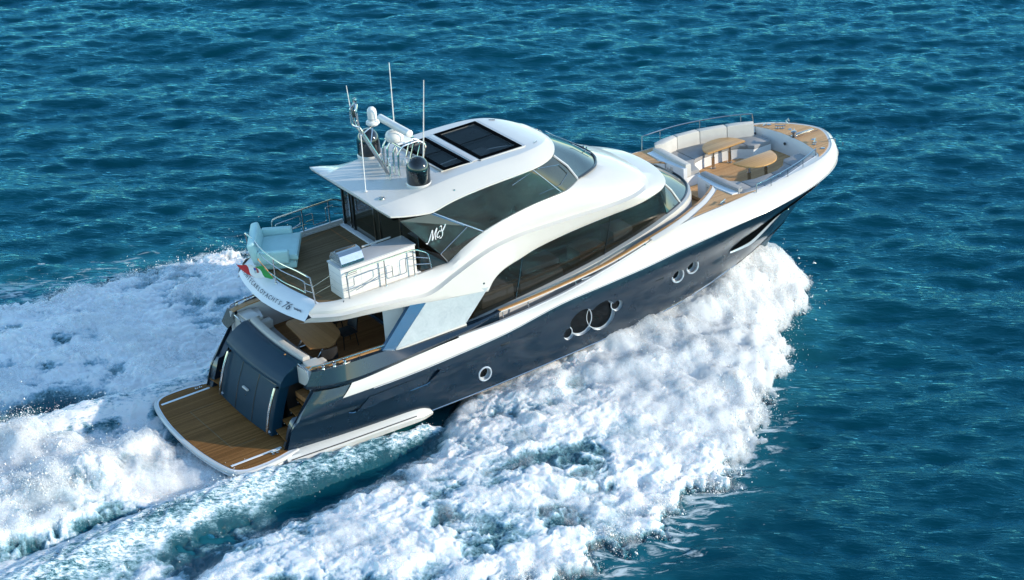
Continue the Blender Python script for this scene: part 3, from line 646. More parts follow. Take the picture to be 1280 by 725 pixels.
# lounge well: floor and walls
well = [(17.15,-2.05)]+lounge[2:]; wl = well+[(x, -y) for x, y in well[::-1][1:]]
B().add(slab(wl, 2.34, .1)).go('lounge_floor', M_teak, Y, smooth=False)
B().add(wall([(21.0,-1.50),(21.14,-1.1),(21.23,-.55),(21.26,0),(21.23,.55),(21.14,1.1),(21.0,1.5)][::-1], 2.3, 2.999, -.03)).go('well_bulkhead', M_white2, Y)
B().add(lathe([(.05, 0), (.05, .02)], (21.17, .3, 2.72), 14, axis=(-1, 0, 0))).go('well_speaker', M_black, Y)
sd_ = [(17.3,-2.12)]+lounge[2:8]
B().add(wall(sd_, 2.3, 2.999, .02), True).go('well_side', M_white2, Y)
for s in (1, -1):
    # cabinet facing the walkway
    cb = B().add(slab([(17.13, s*2.08), (17.10, s*1.2), (17.20, s*.34), (17.32, s*.32), (17.36, s*1.2), (17.36, s*2.08)], 3.03, .95)).go('walkway_cabinet', M_white2, Y, angle=30)
    B().add(wall([(17.098, s*1.25), (17.145, s*.80)], 2.25, 2.95, .004)).go('cabinet_door', M_white, cb)
    for k in (0, 1): B().add(lathe([(.018, 0), (.018, .012)], (17.11+.01*k, s*(1.02-.1*k), 2.86), 8, axis=(-1, 0, 0))).go('latch', M_chrome, cb)
    # U-shaped sofa
    base = [(17.36, .42), (17.9, .42), (18.0, .80), (18.25, 1.12), (18.7, 1.25), (19.5, 1.22), (19.95, 1.05), (20.25, .72), (20.95, .72), (20.95, 1.35), (20.1, 1.75), (19.4, 1.98), (18.7, 2.14), (18.0, 2.2), (17.36, 2.1)]
    SO = B().add(slab([(x, s*y) for x, y in base], 2.66, .32)).go('bow_sofa', M_white2, Y, angle=30)
    segs = [[(17.42,.45),(17.88,.45),(17.98,.80),(18.22,1.10),(18.22,2.1),(17.42,2.0)],[(18.24,1.12),(18.7,1.23),(19.3,1.23),(19.3,1.95),(18.7,2.07),(18.24,2.1)],[(19.32,1.23),(19.6,1.20),(19.95,1.04),(20.1,.88),(20.1,1.67),(19.32,1.94)],[(20.12,.86),(20.27,.70),(20.93,.70),(20.93,1.30),(20.12,1.66)]]
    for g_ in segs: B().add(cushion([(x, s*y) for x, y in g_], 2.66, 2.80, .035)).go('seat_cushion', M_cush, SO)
    hi_ = 3.24 if s > 0 else 2.985
    bk = [[(17.30,.36),(17.50,.36),(17.56,1.2),(17.58,2.0),(17.36,2.1),(17.28,1.2)],
          [(17.40,2.02),(17.62,1.92),(18.3,2.08),(18.3,2.30),(17.9,2.30),(17.5,2.2)],[(18.32,2.08),(19.1,1.96),(19.1,2.19),(18.7,2.26),(18.32,2.30)],[(19.12,1.95),(19.95,1.66),(20.0,1.88),(19.5,2.07),(19.12,2.18)],[(19.97,1.65),(20.75,1.30),(20.85,1.45),(20.4,1.74),(20.02,1.87)]]
    for k, g_ in enumerate(bk): B().add(cushion([(x, s*y) for x, y in g_], 2.70, (3.13 if k == 0 else hi_), .05)).go('backrest_cushion', M_cushw if s > 0 else M_cush, SO)  # starboard backs get the darker fabric; their shade is put into the colour
    # side rail round the sofa
    rp = [(17.2,2.42),(17.9,2.42),(18.6,2.36),(19.3,2.20),(20.0,1.96),(20.55,1.70),(20.85,1.50)] if s > 0 else [(17.8,2.40),(18.4,2.34),(19.2,2.16),(20.0,1.92),(20.8,1.58)]
    hh = .46 if s > 0 else .26
    rb = B().add(tube([(rp[0][0]-.02, s*rp[0][1], 3.0)]+[tuple(q_) for q_ in spl([(x, s*y, 3.0+hh) for x, y in rp], 5)]+[(rp[-1][0]+.04, s*(rp[-1][1]-.03), 3.0)], .018, 8))
    for x, y in rp[1:-1:2] if s > 0 else rp[1:-1]: rb.add(tube([(x, s*y, 3.0), (x, s*y, 3.0+hh)], .013, 6))
    rb.go('bow_rail', M_chrome, Y)
# silver-lipped slit in the bow topsides with its anchor-light fitting
xs_ = np.linspace(16.85, 20.6, 16)
def slit(x): t = (x-16.85)/3.75; return 1.30-.13*math.sin(min(1, t*2.2)*math.pi*.5)+max(0, t-.25)**1.35*1.55
def hy(x, z):
    return hull_y(x, z)
def slit_path(dz, doff, xa=16.85, xb=20.7, n=60):
    P = []
    for i in range(n):
        x = xa+(xb-xa)*i/(n-1); t = (x-16.85)/3.85; z = slit(x)+dz(t); P.append(Vector((x, hy(x, z)-doff, z)))
    return P
up = slit_path(lambda t: (.62+.2*t)*math.sin(math.pi*min(1, t*1.02))**.7, .02); dn = slit_path(lambda t: 0, .02)
sl = B().add(loft([dn, slit_path(lambda t: (.31+.1*t)*math.sin(math.pi*min(1, t*1.02))**.7, .02), up]), True).go('bow_slit', M_hole, Y)  # flat strip on the hull: the recess's inner shade is painted black
lipd = slit_path(lambda t: -.01-.03*min(1, t*4), .02+.05*0); lipe = slit_path(lambda t: -.04-.10*min(1, t*3), .045); lipi = slit_path(lambda t: -.05-.13*min(1, t*3), .0); lipa = slit_path(lambda t: .02, .0)
B().add(loft([lipa, lipd, lipe, lipi]), True).go('silver_lip', M_silver, sl)
for s in (1, -1):
    B().add(tube(fillet([(19.05, s*(hy(19.05, 1.62)-.0), 1.62), (19.08, s*(hy(19.05, 1.62)-.10), 1.70), (19.32, s*(hy(19.3, 1.82)-.10), 1.86), (19.32, s*(hy(19.3, 1.82)), 1.80)], .04), .022, 6)).go('anchor_pocket_fitting', M_chrome, sl)
for x, z in ((8.38, 1.46), (13.85, 1.58)):
    y = hull_y(x, z)
    B().add(box((x, y-.004, z), (.30, .012, .05), bev=.004), True).go('hull_vent', M_black, Y)
# ------------------------------------------------------------------ flybridge deck
aft_t = [(3.27,-1.87,4.05),(3.2,-1.3,4.05),(3.1,-.65,4.05),(3.05,0,4.05)]; aft_b = [(2.86,-1.90,3.68),(2.72,-1.3,3.66),(2.62,-.65,3.65),(2.57,0,3.65)]
at, ab = both(spl(aft_t, 6)), both(spl(aft_b, 6))
am = [a.lerp(b, .45)+Vector((-.03, 0, 0)) for a, b in zip(at, ab)]
atl = [p+Vector((.10, 0, .0)) for p in at]; atd = [p+Vector((.10, 0, -.1)) for p in at]
AF = B().add(loft([[p+Vector((.12, 0, -.02)) for p in ab], ab, am, at, atl, atd])).go('flybridge_aft_fascia', M_white2, Y, angle=40)
uo = [(p.x+.05, p.y*.99) for p in ab]; 
B().add(slab([(p.x+.06, p.y) for p in ab]+[(3.6,2.28),(4.46,2.46),(5.64,2.5),(6.86,2.5),(8.1,2.45),(8.1,-2.45),(6.86,-2.5),(5.64,-2.5),(4.46,-2.46),(3.6,-2.28)], lambda x, y: interp(x, [2.5,4.5,5.7,6.9,8.2], [3.70,3.68,3.56,3.36,3.2]), .05)).go('flybridge_soffit', M_white2, Y)
fdp = [(p.x+.11, p.y) for p in at]+[(3.75,2.01),(4.5,2.10),(5.4,2.12),(6.6,2.1),(6.6,-2.1),(5.4,-2.12),(4.5,-2.10),(3.75,-2.01)]
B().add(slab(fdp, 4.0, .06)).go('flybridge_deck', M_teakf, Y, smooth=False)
B().add(wall([(5.95,-2.0),(5.95,2.05),(3.6,1.55),(3.35,0),(3.6,-1.55)], 4.001, 4.004, .05)).go('deck_border', M_teakk, Y)
# deckhouse sole up to the bow end and low port coaming
B().add(wall([(4.2,2.14),(5.3,2.16),(6.4,2.14)], 4.0, 4.14, .07)).go('port_coaming', M_white, Y)
# lettering on the fascia, letter by letter along the curve
def frame(y, up_=.5):
    pts = sorted([(p.y, a, b) for p, a, b in zip(at, at, ab)], key=lambda q_: q_[0]); yy = [q_[0] for q_ in pts]
    def ev(yv, which): return Vector([interp(yv, yy, [q_[which][k] for q_ in pts]) for k in range(3)])
    t, b = ev(y, 1), ev(y, 2); tx = (ev(y-.05, 2)-ev(y+.05, 2)+ev(y-.05, 1)-ev(y+.05, 1)).normalized(); ty = (t-b).normalized(); tz = tx.cross(ty).normalized()
    c = b.lerp(t, up_)+tz*.045+Vector((-.012, 0, 0)); return c, tx, ty, tz
def glyph(ch, size, mtx, shear=0):
    cu = bpy.data.curves.new('g', 'FONT'); cu.body = ch; cu.size = size; cu.extrude = .003; cu.align_x = 'CENTER'; cu.shear = shear
    o = bpy.data.objects.new('g', cu); COL.objects.link(o); bpy.context.view_layer.update()
    me = bpy.data.meshes.new_from_object(o.evaluated_get(bpy.context.evaluated_depsgraph_get()))
    v = [mtx @ q_.co for q_ in me.vertices]; f = [list(p.vertices) for p in me.polygons]
    bpy.data.objects.remove(o); bpy.data.curves.remove(cu); bpy.data.meshes.remove(me); return v, f
lt = B(); yv = 1.62
for ch in 'MONTECARLOYACHTS':
    c, tx, ty, tz = frame(yv, .26); mt = Matrix((( tx.x, ty.x, tz.x, c.x), (tx.y, ty.y, tz.y, c.y), (tx.z, ty.z, tz.z, c.z), (0, 0, 0, 1)))
    lt.add(glyph(ch, .175, mt)); yv -= .157
yv -= .05
for ch in '76':
    c, tx, ty, tz = frame(yv, .22); mt = Matrix(((tx.x, ty.x, tz.x, c.x), (tx.y, ty.y, tz.y, c.y), (tx.z, ty.z, tz.z, c.z), (0, 0, 0, 1)))
    lt.add(glyph(ch, .30, mt, .25)); yv -= .165
lt.go('stern_lettering', M_letter, Y, smooth=False)
lt = B(); yv -= .06
for k in range(7):
    c, tx, ty, tz = frame(yv, .40); lt.add(box(c, (.008, .026, .05 if k % 3 else .07))); yv -= .043
lt.go('small_lettering', M_letter, AF, smooth=False)
# ------------------------------------------------------------------ flybridge rails
def post(b, x, y, z0, z1, r=.018): b.add(tube([(x, y, z0), (x, y, z1)], r, 8)); b.add(lathe([(.04, 0), (.035, .015)], (x, y, z0), 12))
ar = spl([(3.20,-1.84,4.83),(3.14,-1.2,4.83),(3.03,-.5,4.83),(3.03,.5,4.83),(3.14,1.2,4.83),(3.20,1.84,4.83)], 6)
b = B().add(tube([(3.27,-1.85,4.06)]+[p for p in ar]+[(3.27,1.85,4.06)], .021, 8))
for y, x in ((-.05,3.05), (1.1,3.15)): post(b, x, y, 4.05, 4.82)
m1 = [Vector((p.x+.01, p.y, 4.60)) for p in ar if -1.55 < p.y < 1.5]; m2 = [Vector((p.x+.01, p.y, 4.28)) for p in ar if -1.55 < p.y < 1.5]
b.add(tube(fillet(m2+m1[::-1], .05)+[m2[0]], .014, 8)); b.add(tube([(3.26,-1.85,4.56), (3.15,-1.5,4.58)], .011, 6)); b.add(tube([(3.26,-1.85,4.36), (3.15,-1.5,4.36)], .011, 6))
b.add(tube([(3.26,-1.85,4.56), (3.95,-1.55,4.55)], .008, 6)).add(tube([(3.26,-1.85,4.32), (3.95,-1.6,4.3)], .008, 6))
b.go('aft_rail', M_chrome, Y)
for s in (-1, 1):
    b = B(); y = s*2.18
    x0, x1, x2 = (4.12, 6.20, 6.62) if s < 0 else (4.22, 6.20, 6.62)
    b.add(rail([(x0, y, 4.05), (x0-.03, y, 4.80), (x1, y, 4.82), (x2, y, 4.58), (x2+.06, y, 4.08)], .021, .14))
    for px_ in ((5.25, 6.15) if s < 0 else (5.15, 6.0)): post(b, px_, y, 4.05, 4.82)
    b.add(rail([(x0, y, 4.36), (4.3, y, 4.36), (4.3, y, 4.62), (5.08, y, 4.64), (5.08, y, 4.40), (4.34, y, 4.22)], .013, .06))
    b.add(rail([(5.25, y, 4.60), (5.48, y, 4.60), (5.48, y, 4.22), (5.9, y, 4.22), (5.9, y, 4.64), (6.15, y, 4.64)], .013, .06))
    b.add(tube([(4.05, y, 4.30), (5.25, y, 4.32)], .012, 6)); b.add(tube([(6.15, y, 4.60), (6.62, y, 4.42)], .012, 6)); b.add(tube([(6.15, y, 4.38), (6.65, y, 4.24)], .012, 6)); b.add(tube([(5.25, y, 4.40), (5.48, y, 4.40)], .012, 6))
    b.go('side_rail', M_chrome, Y)
# galley cabinet with grill
gcab = B().add(box((5.15,-1.72,4.43), (2.30,.68,.86), bev=.02))
G = gcab.go('galley_cabinet', M_pearl, Y, angle=30)
B().add(box((5.15,-1.72,4.885), (2.34,.72,.045), bev=.012)).go('worktop', M_side, G)
for z in (4.66, 4.42, 4.18):
    B().add(box((5.15,-2.062,z), (2.28,.004,.008))).add(box((3.998,-1.72,z), (.004,.66,.008))).go('panel_line', M_side, G, smooth=False)
for x in (4.6, 5.15, 5.72): B().add(box((x,-2.062,4.40), (.008,.004,.72))).go('panel_line', M_side, G, smooth=False)
for z in (4.72, 4.77, 4.82): B().add(box((4.3,-2.063,z-.07), (.36,.006,.012))).go('air_vent', M_black, G, smooth=False)
gr_ = [(-.33, 0), (-.33, .12), (-.22, .27), (-.05, .35), (.14, .35), (.24, .28), (.33, .10), (.33, 0)]
v = [(4.06, -1.72+a*1.0, 4.91+b_) for a, b_ in gr_]+[(4.74, -1.72+a, 4.91+b_) for a, b_ in gr_]
v = [(p[0], -1.72-(p[1]+1.72), p[2]) for p in v]
GR = B().add((v, [[i, i+1, i+9, i+8] for i in range(7)]+[[7, 0, 8, 15], list(range(8))[::-1], list(range(8, 16))])).go('grill', M_chrome, G, angle=20)
B().add(box((4.40,-1.70,5.275), (.62,.05,.03), bev=.01)).add(box((4.40,-1.98,5.12), (.5,.02,.025), bev=.008)).go('grill_handle', M_black, GR)
for k in range(4): B().add(lathe([(.025, 0), (.025, .03)], (4.17+k*.15,-2.045,4.985), 10, axis=(0,-1,0))).go('knob', M_chrome, GR)
B().add(box((5.55,-1.30,4.93), (.9,.03,.05), bev=.01)).go('worktop_rail', M_side, G)
# ------------------------------------------------------------------ wheelhouse glazing
HW = B().add(box((6.42, 0, 4.86), (.03, 4.1, 1.66))).go('helm_doors', M_glass, Y, smooth=False)
for y, w in ((2.02, .06), (1.62, .04), (1.45, .07), (.25, .05), (-.05, .04), (-1.2, .05)): B().add(box((6.395, y, 4.86), (.05, w, 1.66))).go('door_frame', M_black if w > .05 else M_chrome, HW, smooth=False)
B().add(box((6.33, 0, 4.025), (.16, 4.16, .05), bev=.01)).go('threshold', M_white2, HW)
wb_ = [(8.41,-2.15,4.635),(8.8,-2.14,4.72),(9.2,-2.13,4.79),(9.65,-2.11,4.85),(10.1,-2.09,4.89),(10.7,-2.05,4.91),(11.23,-2.0,4.92),(11.6,-1.86,4.94),(11.95,-1.68,4.95)]
wt_ = [(6.92,-2.10,5.64),(7.4,-2.07,5.75),(7.9,-2.05,5.81),(8.45,-2.04,5.84),(9.0,-2.04,5.86),(9.7,-2.02,5.86),(10.4,-1.92,5.85),(10.9,-1.74,5.85),(11.25,-1.55,5.85)]
a_, c_ = spl(wb_, 5), spl(wt_, 5); m_ = [p.lerp(q_, .5)+Vector((0, -.02, 0)) for p, q_ in zip(a_, c_)]
HWn = B().add(loft([a_, m_, c_]), True).go('wheelhouse_window', M_glass, Y)
i = 29
B().add(tube([a_[i]+Vector((0, -.012, 0)), m_[i]+Vector((0, -.015, 0)), c_[i]+Vector((0, -.01, 0))], .012, 6), True).go('mullion', M_chrome, HWn)
B().add(tube([a_[0]+Vector((0, -.015, 0)), m_[0]+Vector((0, -.015, 0)), c_[0]+Vector((0, -.015, 0))], .016, 6), True).go('chrome_trim', M_chrome, HWn)
i0, i1 = 24, 39
def gp(i, t): return (a_[i].lerp(m_[i], t*2) if t < .5 else m_[i].lerp(c_[i], t*2-1))+Vector((0, -.022, 0))
B().add(tube([gp(22, .78), gp(30, .97), gp(38, .72), gp(38, .36), gp(31, .22), gp(24, .22)], .010, 6), True).go('window_trim', M_chrome, HWn)
def plate(P, mat, name, parent, th=.04):
    v = [Vector(p) for p in P]; n = len(v); w = [p+Vector((0, th, 0)) for p in v]
    return B().add((v+w, [list(range(n)), list(range(n, 2*n))[::-1]]+[[i, (i+1) % n, (i+1) % n+n, i+n] for i in range(n)]), True).go(name, mat, parent, smooth=False)
A_, B_, C_, D_, E_, F_ = (5.80,-2.27,5.80), (6.90,-2.13,5.63), (7.93,-2.16,4.95), (6.94,-2.27,4.47), (8.41,-2.16,4.62), (7.21,-2.19,4.10)
WP = plate([A_, B_, C_, D_], M_glass, 'wing_panel', Y, .05)
v = [Vector(A_), Vector(D_), Vector(D_)+Vector((.02, .34, -.05)), Vector(A_)+Vector((.12, .30, -.02))]
B().add((v, [[0, 1, 2, 3]]), True).go('wing_edge', M_chair, WP, smooth=False)
plate([D_, C_, E_, F_], M_glass, 'lower_wing_glass', Y, .03)
v = [Vector(F_)+Vector((-.03, .02, -.02)), Vector(D_)+Vector((-.03, .02, 0)), Vector((6.4,-1.95,4.75)), Vector((6.4,-2.05,4.05))]
B().add((v, [[0, 1, 2, 3]]), True).go('wing_inner', M_black, Y, smooth=False)
for P in ([D_, C_, Vector(E_)], [Vector(F_), Vector(D_)]): B().add(tube([Vector(p)+Vector((0, -.012, 0)) for p in P], .013, 6), True).go('chrome_trim', M_chrome, WP)
B().add((([Vector(B_)+Vector((0,-.008,0)), Vector(C_)+Vector((-.05,-.008,.06)), Vector(C_)+Vector((-.16,-.008,.02)), Vector(B_)+Vector((-.14,-.008,.0))]), [[0,1,2,3]]), True).go('blue_reflector', M_blue, WP, smooth=False)
# entwined script initials on the wing: three flowing strokes
def wp(u_, v_):  # panel plane coordinates (metres, origin at the emblem's centre)
    o = Vector((6.86,-2.262,5.08)); ex = (Vector(C_)-Vector(D_)).normalized(); n_ = (Vector(B_)-Vector(D_)).cross(ex).normalized()
    ex = Vector((.93, .05, .06)).normalized(); ey = Vector((.22, .02, 1)).normalized(); return o+ex*u_*.86+ey*v_*.86
em = B()
S1 = [(-.36,-.16),(-.30,-.20),(-.24,-.10),(-.18,.12),(-.14,.18),(-.13,.0),(-.12,-.16),(-.06,.0),(.0,.17),(.02,.18),(.0,.0),(.0,-.15),(.03,-.17)]
S2 = [(.18,.02),(.15,.06),(.09,.02),(.06,-.08),(.10,-.15),(.17,-.12)]
S3 = [(.14,.20),(.20,.19),(.22,.05),(.26,.02),(.36,.20)]; S4 = [(.26,.02),(.27,-.14),(.22,-.20),(.16,-.19)]
for S_i, w in ((S1, .014), (S2, .013), (S3, .016), (S4, .012)):
    P = spl([(u_, v_, 0) for u_, v_ in S_i], 5); P = [wp(p.x, p.y) for p in P]
    em.add(tube(P, [w*(.55+.6*abs(math.sin(i*.45))) for i in range(len(P))], 6))
EM = em.add(([], []))
eo = B(); eo.v = em.v; eo.f = em.f
eo.go('script_emblem', M_logo, WP)
# upper windshield
wb2 = both(spl([(11.95,-1.68,4.95),(12.4,-1.49,4.93),(12.9,-1.20,4.91),(13.2,-.80,4.91),(13.34,-.4,4.91),(13.37,0,4.91)], 5))
wt2 = both(spl([(11.25,-1.55,5.85),(11.45,-1.22,5.87),(11.6,-.9,5.89),(11.7,-.6,5.91),(11.76,-.3,5.92),(11.78,0,5.93)], 5))
wm2 = [p.lerp(q_, .5)+Vector((.05, 0, .04)) for p, q_ in zip(wb2, wt2)]
UW = B().add(loft([wb2, wm2, wt2])).go('upper_windshield', M_glasst, Y)
B().add(tube([p+Vector((-.01, 0, .035)) for p in wb2], .035, 6)).go('black_border', M_black, UW)
for s in (1, -1):
    k = 0 if s < 0 else -1
    B().add(tube([wb2[k], wm2[k], wt2[k]], .035, 6)).go('corner_pillar', M_side, UW)
def wiper(yb_, ang):
    k = min(range(len(wb2)), key=lambda i: abs(wb2[i].y-yb_)); k2 = min(range(len(wb2)), key=lambda i: abs(wb2[i].y-(yb_+ang)))
    a0 = wb2[k]+Vector((.04, 0, .05)); a1 = wb2[k2].lerp(wm2[k2], .55)+Vector((.05, 0, .05))
    b = B().add(tube([a0, a1], .012, 6)).add(lathe([(.04, 0), (.03, .05)], a0, 10)).add(tube([a1+(wb2[k2]-wm2[k2])*.3, a1-(wb2[k2]-wm2[k2])*.5], .010, 6)); b.go('wiper', M_chrome, UW)
wiper(.1, .7); wiper(-.1, -.6); wiper(1.0, .35)
# ------------------------------------------------------------------ hard top
xs = [5.58, 6.0, 6.5, 6.9, 7.4, 7.9, 8.6, 9.3, 10.0, 10.5, 10.9, 11.2, 11.45, 11.62, 11.74, 11.80]
w_ = [2.20, 2.22, 2.20, 2.18, 2.15, 2.14, 2.14, 2.13, 2.08, 1.98, 1.82, 1.62, 1.34, 1.02, .62, .05]
zl = [5.92, 5.82, 5.71, 5.66, 5.74, 5.80, 5.85, 5.87, 5.87, 5.86, 5.86, 5.87, 5.89, 5.91, 5.93, 5.94]
wc = [1.42, 1.48, 1.52, 1.55, 1.58, 1.60, 1.62, 1.62, 1.60, 1.52, 1.38, 1.18, .92, .66, .36, .03]
zc = [5.965, 6.01, 6.05, 6.09, 6.15, 6.20, 6.235, 6.24, 6.23, 6.22, 6.19, 6.14, 6.08, 6.03, 6.0, 5.97]
zm = [6.00, 6.045, 6.07, 6.11, 6.17, 6.215, 6.245, 6.25, 6.245, 6.235, 6.21, 6.16, 6.10, 6.045, 6.01, 5.97]
def sec(i):
    w, z0, c, z1, zz = w_[i], zl[i], wc[i], zc[i], zm[i]
    h = [(-w+.10, z0-.01), (-w, z0+.02), (-w, z0+.06), (-(w*.55+c*.45), z0*.50+z1*.50+.03), (-c-.015, z1-.008), (-c+.015, z1+.002), (-c*.5, zz)]
    P = [Vector((xs[i], y, z)) for y, z in h]; return P+[Vector((xs[i], 0, zz))]+[Vector((p.x, -p.y, p.z)) for p in P[::-1]]
rows = [sec(i) for i in range(len(xs))]
cols = [spl([r[j] for r in rows], 3) for j in range(len(rows[0]))]
rf = B().add(loft(cols)); e0 = [c[0] for c in cols]; rf.add((e0, [list(range(len(e0)))]))
und = [cols[0], [Vector((p.x, 0, p.z+.02)) for p in cols[0]], cols[-1]]
RO = rf.go('hardtop', M_white, Y, angle=14)
so2 = RO.modifiers.new('t', 'SOLIDIFY'); so2.thickness = .05; so2.offset = -1
bool_cut(RO, [box((9.77, 0, 6.2), (1.30, 2.28, .4)), box((8.35, 0, 6.2), (.78, 2.0, .4))])
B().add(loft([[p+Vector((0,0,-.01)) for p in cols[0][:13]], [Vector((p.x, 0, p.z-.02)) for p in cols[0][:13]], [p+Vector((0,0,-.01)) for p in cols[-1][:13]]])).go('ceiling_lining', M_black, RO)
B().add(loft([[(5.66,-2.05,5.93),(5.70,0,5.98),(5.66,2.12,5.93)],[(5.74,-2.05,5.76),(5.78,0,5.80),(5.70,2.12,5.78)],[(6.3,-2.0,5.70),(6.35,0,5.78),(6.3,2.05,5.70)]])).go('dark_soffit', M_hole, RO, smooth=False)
# grey satin panel of the aft top
ap = [(5.66,1.40),(6.5,1.48),(7.3,1.50),(7.75,1.30),(7.75,-1.30),(7.3,-1.50),(6.5,-1.48),(5.66,-1.40),(5.63,0)]
def rz(x, y): i = interp(x, xs, range(len(xs))); return interp(x, xs, zm)+(interp(x, xs, zc)+.006-interp(x, xs, zm))*min(1, abs(y)/max(.1, interp(x, xs, wc)))**1.5
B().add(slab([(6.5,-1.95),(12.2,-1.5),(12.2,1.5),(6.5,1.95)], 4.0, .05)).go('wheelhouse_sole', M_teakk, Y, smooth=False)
for x, y, a_, b2, h in ((8.5,1.1,1.0,1.0,.5),(8.4,-.9,.5,1.2,.45),(9.9,.55,.5,.5,1.2),(9.9,-.35,.5,.5,1.2),(11.2,0,.9,2.0,1.0),(10.3,.75,.45,.4,1.55),(10.25,.05,.35,.5,1.5)): B().add(box((x, y, 4.02+h/2), (a_, b2, h), bev=.08)).go('helm_seat' if h > .5 else 'settee', M_pearl if x < 11 else M_black, Y)
def skylight(x0, x1, w0, w1, name):
    P = [(x0,-w0),(x1,-w1),(x1,w1),(x0,w0)]
    o = B().add(slab(P, 6.268, .05)).go(name, M_glassr, RO, smooth=False)
    B().add(wall([(x0-.04,-w0-.05),(x1+.05,-w1-.05),(x1+.05,w1+.05),(x0-.04,w0+.05),(x0-.04,-w0-.05)], 6.2, 6.262, .05)).go('skylight_frame', M_white, o)
    B().add(tube([(x0+.04, .05, 6.25), (x1-.04, .05, 6.25)], .025, 6)).go('centre_bar', M_hole, o)
    B().add(box(((x0+x1)/2, -w1+.07, 6.27), (x1-x0-.01, .15, .008))).add(box(((x0+x1)/2, w1-.07, 6.27), (x1-x0-.01, .15, .008))).add(box((x0+.07, 0, 6.271), (.14, w0*2-.02, .008))).add(box((x1-.07, 0, 6.272), (.14, w1*2-.02, .008))).go('black_margin', M_hole, o, smooth=False)
    return o
skylight(9.07, 10.47, 1.20, 1.20, 'skylight'); skylight(7.92, 8.78, 1.04, 1.16, 'skylight')
B().add(box((8.93, 0, 6.265), (.19, 2.36, .03), bev=.008)).go('slide_bar', M_side, RO)
B().add(wall([(10.58,-1.22),(10.58,1.22)], 6.22, 6.262, .05)).go('deflector', M_side, RO)
B().add(tube([(10.9,-1.15,6.20),(11.05,-1.05,6.19)], .02, 6)).add(tube([(10.9,1.15,6.20),(11.05,1.05,6.19)], .02, 6)).go('roof_eyelet', M_chrome, RO)
for s in (1, -1):
    B().add(lathe([(.035, 0), (.03, .03)], (7.75, s*1.92, 5.98), 10)).go('roof_eyelet', M_chrome, RO)
    B().add(tube([(7.45, s*1.18, 6.165), (7.5, s*1.62, 6.12), (7.62, s*1.95, 5.93)], .012, 5)).go('panel_joint', M_side, RO)
B().add(lathe([(.09, 0), (.085, .03), (.03, .045)], (5.95,-1.12,6.02), 18)).go('roof_vent', M_chrome, RO)
# domes, radar, mast, antennas
def dome(c, r, h, name='satellite_dome'):
    pr = [(r*1.02, 0), (r*1.02, .05), (r*.98, .06), (r*1.0, .10), (r*1.0, h*.55)]+[(r*math.cos(a), h*.55+(h*.45)*math.sin(a)) for a in np.linspace(.15, math.pi/2-.02, 9)]
    o = B().add(lathe(pr[2:], c, 36)).go(name, M_dome, Y); B().add(lathe([(r*1.06, -.03), (r*1.06, .045), (r*1.0, .07)], c, 36)).go('dome_base', M_white, o)
dome((7.14,-1.13,6.10), .325, .80); dome((7.14,1.52,6.10), .325, .80)
mb = B()
for y in (-.09, .09): mb.add(rail([(6.86, y, 6.1), (6.12, y, 7.62), (6.05, y+.02, 7.75), (5.98, y*1.5, 8.25), (6.06, y*.6, 8.40)], .034, .1))
mb.add(rail([(6.05,-.09,7.75),(5.86,-.05,7.85),(5.86,-.03,8.35),(6.05,.0,8.40)], .024, .08)).add(tube([(6.4,-.09,7.05),(6.4,.09,7.05)], .02)).add(tube([(6.12,-.1,7.62),(6.12,.1,7.62)], .024))
mb.add(rail([(6.12,0,7.45),(6.65,.30,7.50),(6.85,.36,7.49)], .024, .1)).add(tube([(6.40,0,7.1),(6.68,.3,7.48)], .016, 6))
for y in (-.28, -.02, .30, .52): mb.add(rail([(7.0, y-.05, 6.1), (7.05, y, 6.75), (7.2, y, 6.92), (7.75, y*.9, 6.92), (7.95, y, 6.75), (8.0-.25, y, 6.2)], .032, .14))
mb.add(tube([(7.15,-.3,6.90),(7.15,.55,6.90)], .02)).add(tube([(7.7,-.3,6.90),(7.7,.5,6.90)], .02)).add(rail([(6.7,-.35,6.1),(6.75,-.33,6.55),(6.9,0,6.6),(6.95,.35,6.1)], .022, .08))
MA = mb.go('radar_mast', M_chrome, Y)
B().add(box((7.38, .12, 6.95), (.5, .6, .03), bev=.01)).go('mast_platform', M_white2, MA)
for c, r in (((7.0,.62,6.1), .07), ((7.45,.15,6.1), .09)): B().add(lathe([(r, 0), (r, .12), (r*.8, .2), (r*.3, .26)], c, 16)).go('speaker_horn', M_pearl, MA)
B().add(lathe([(.22, 0), (.25, .05), (.25, .16), (.20, .24), (.12, .27)], (7.2, .10, 6.99), 24)).go('radar_pedestal', M_pearl, MA, angle=50)
rp_ = Vector((7.2, .02, 7.43)); dr = Vector((0,-1,0)).normalized()
RB = B()
P = [rp_-dr*.80, rp_-dr*.78, rp_+dr*.78, rp_+dr*.80]; RB.add(tube([P[0], P[1], P[2], P[3]], [.07, .105, .105, .07], 16)); RB.add(lathe([(.06, -.12), (.05, 0)], rp_, 14))
RB.go('open_array_radar', M_pearl, MA)
SAT = B().add(lathe([(.16, 0), (.19, .04), (.18, .10), (.12, .13), (.125, .18), (.135, .36), (.12, .44), (.07, .50), (.02, .52)], (6.72,.36,7.50), 24)).go('white_dome', M_pearl, MA)
B().add(lathe([(.128, 0), (.128, .03)], (6.72,.36,7.665), 20)).go('dome_band', M_side, MA)
B().add(lathe([(.05, 0), (.06, .05), (.05, .10), (.02, .12)], (6.06,.02,8.44), 12)).go('mast_light', M_chrome, MA)
B().add(lathe([(.06, 0), (.05, .16), (.03, .2)], (5.98,-.02,8.05), 12)).go('all_round_light', M_black, MA)
B().add(tube([(5.92,.02,8.1),(5.88,.06,8.95)], [.014, .010], 6)).go('whip_antenna', M_pearl, MA)
B().add(tube([(5.86,-.44,6.06),(6.10,-.05,7.55)], .014, 6)).add(lathe([(.05, 0), (.04, .02)], (5.86,-.44,6.04), 10)).go('mast_stay', M_pearl, MA)
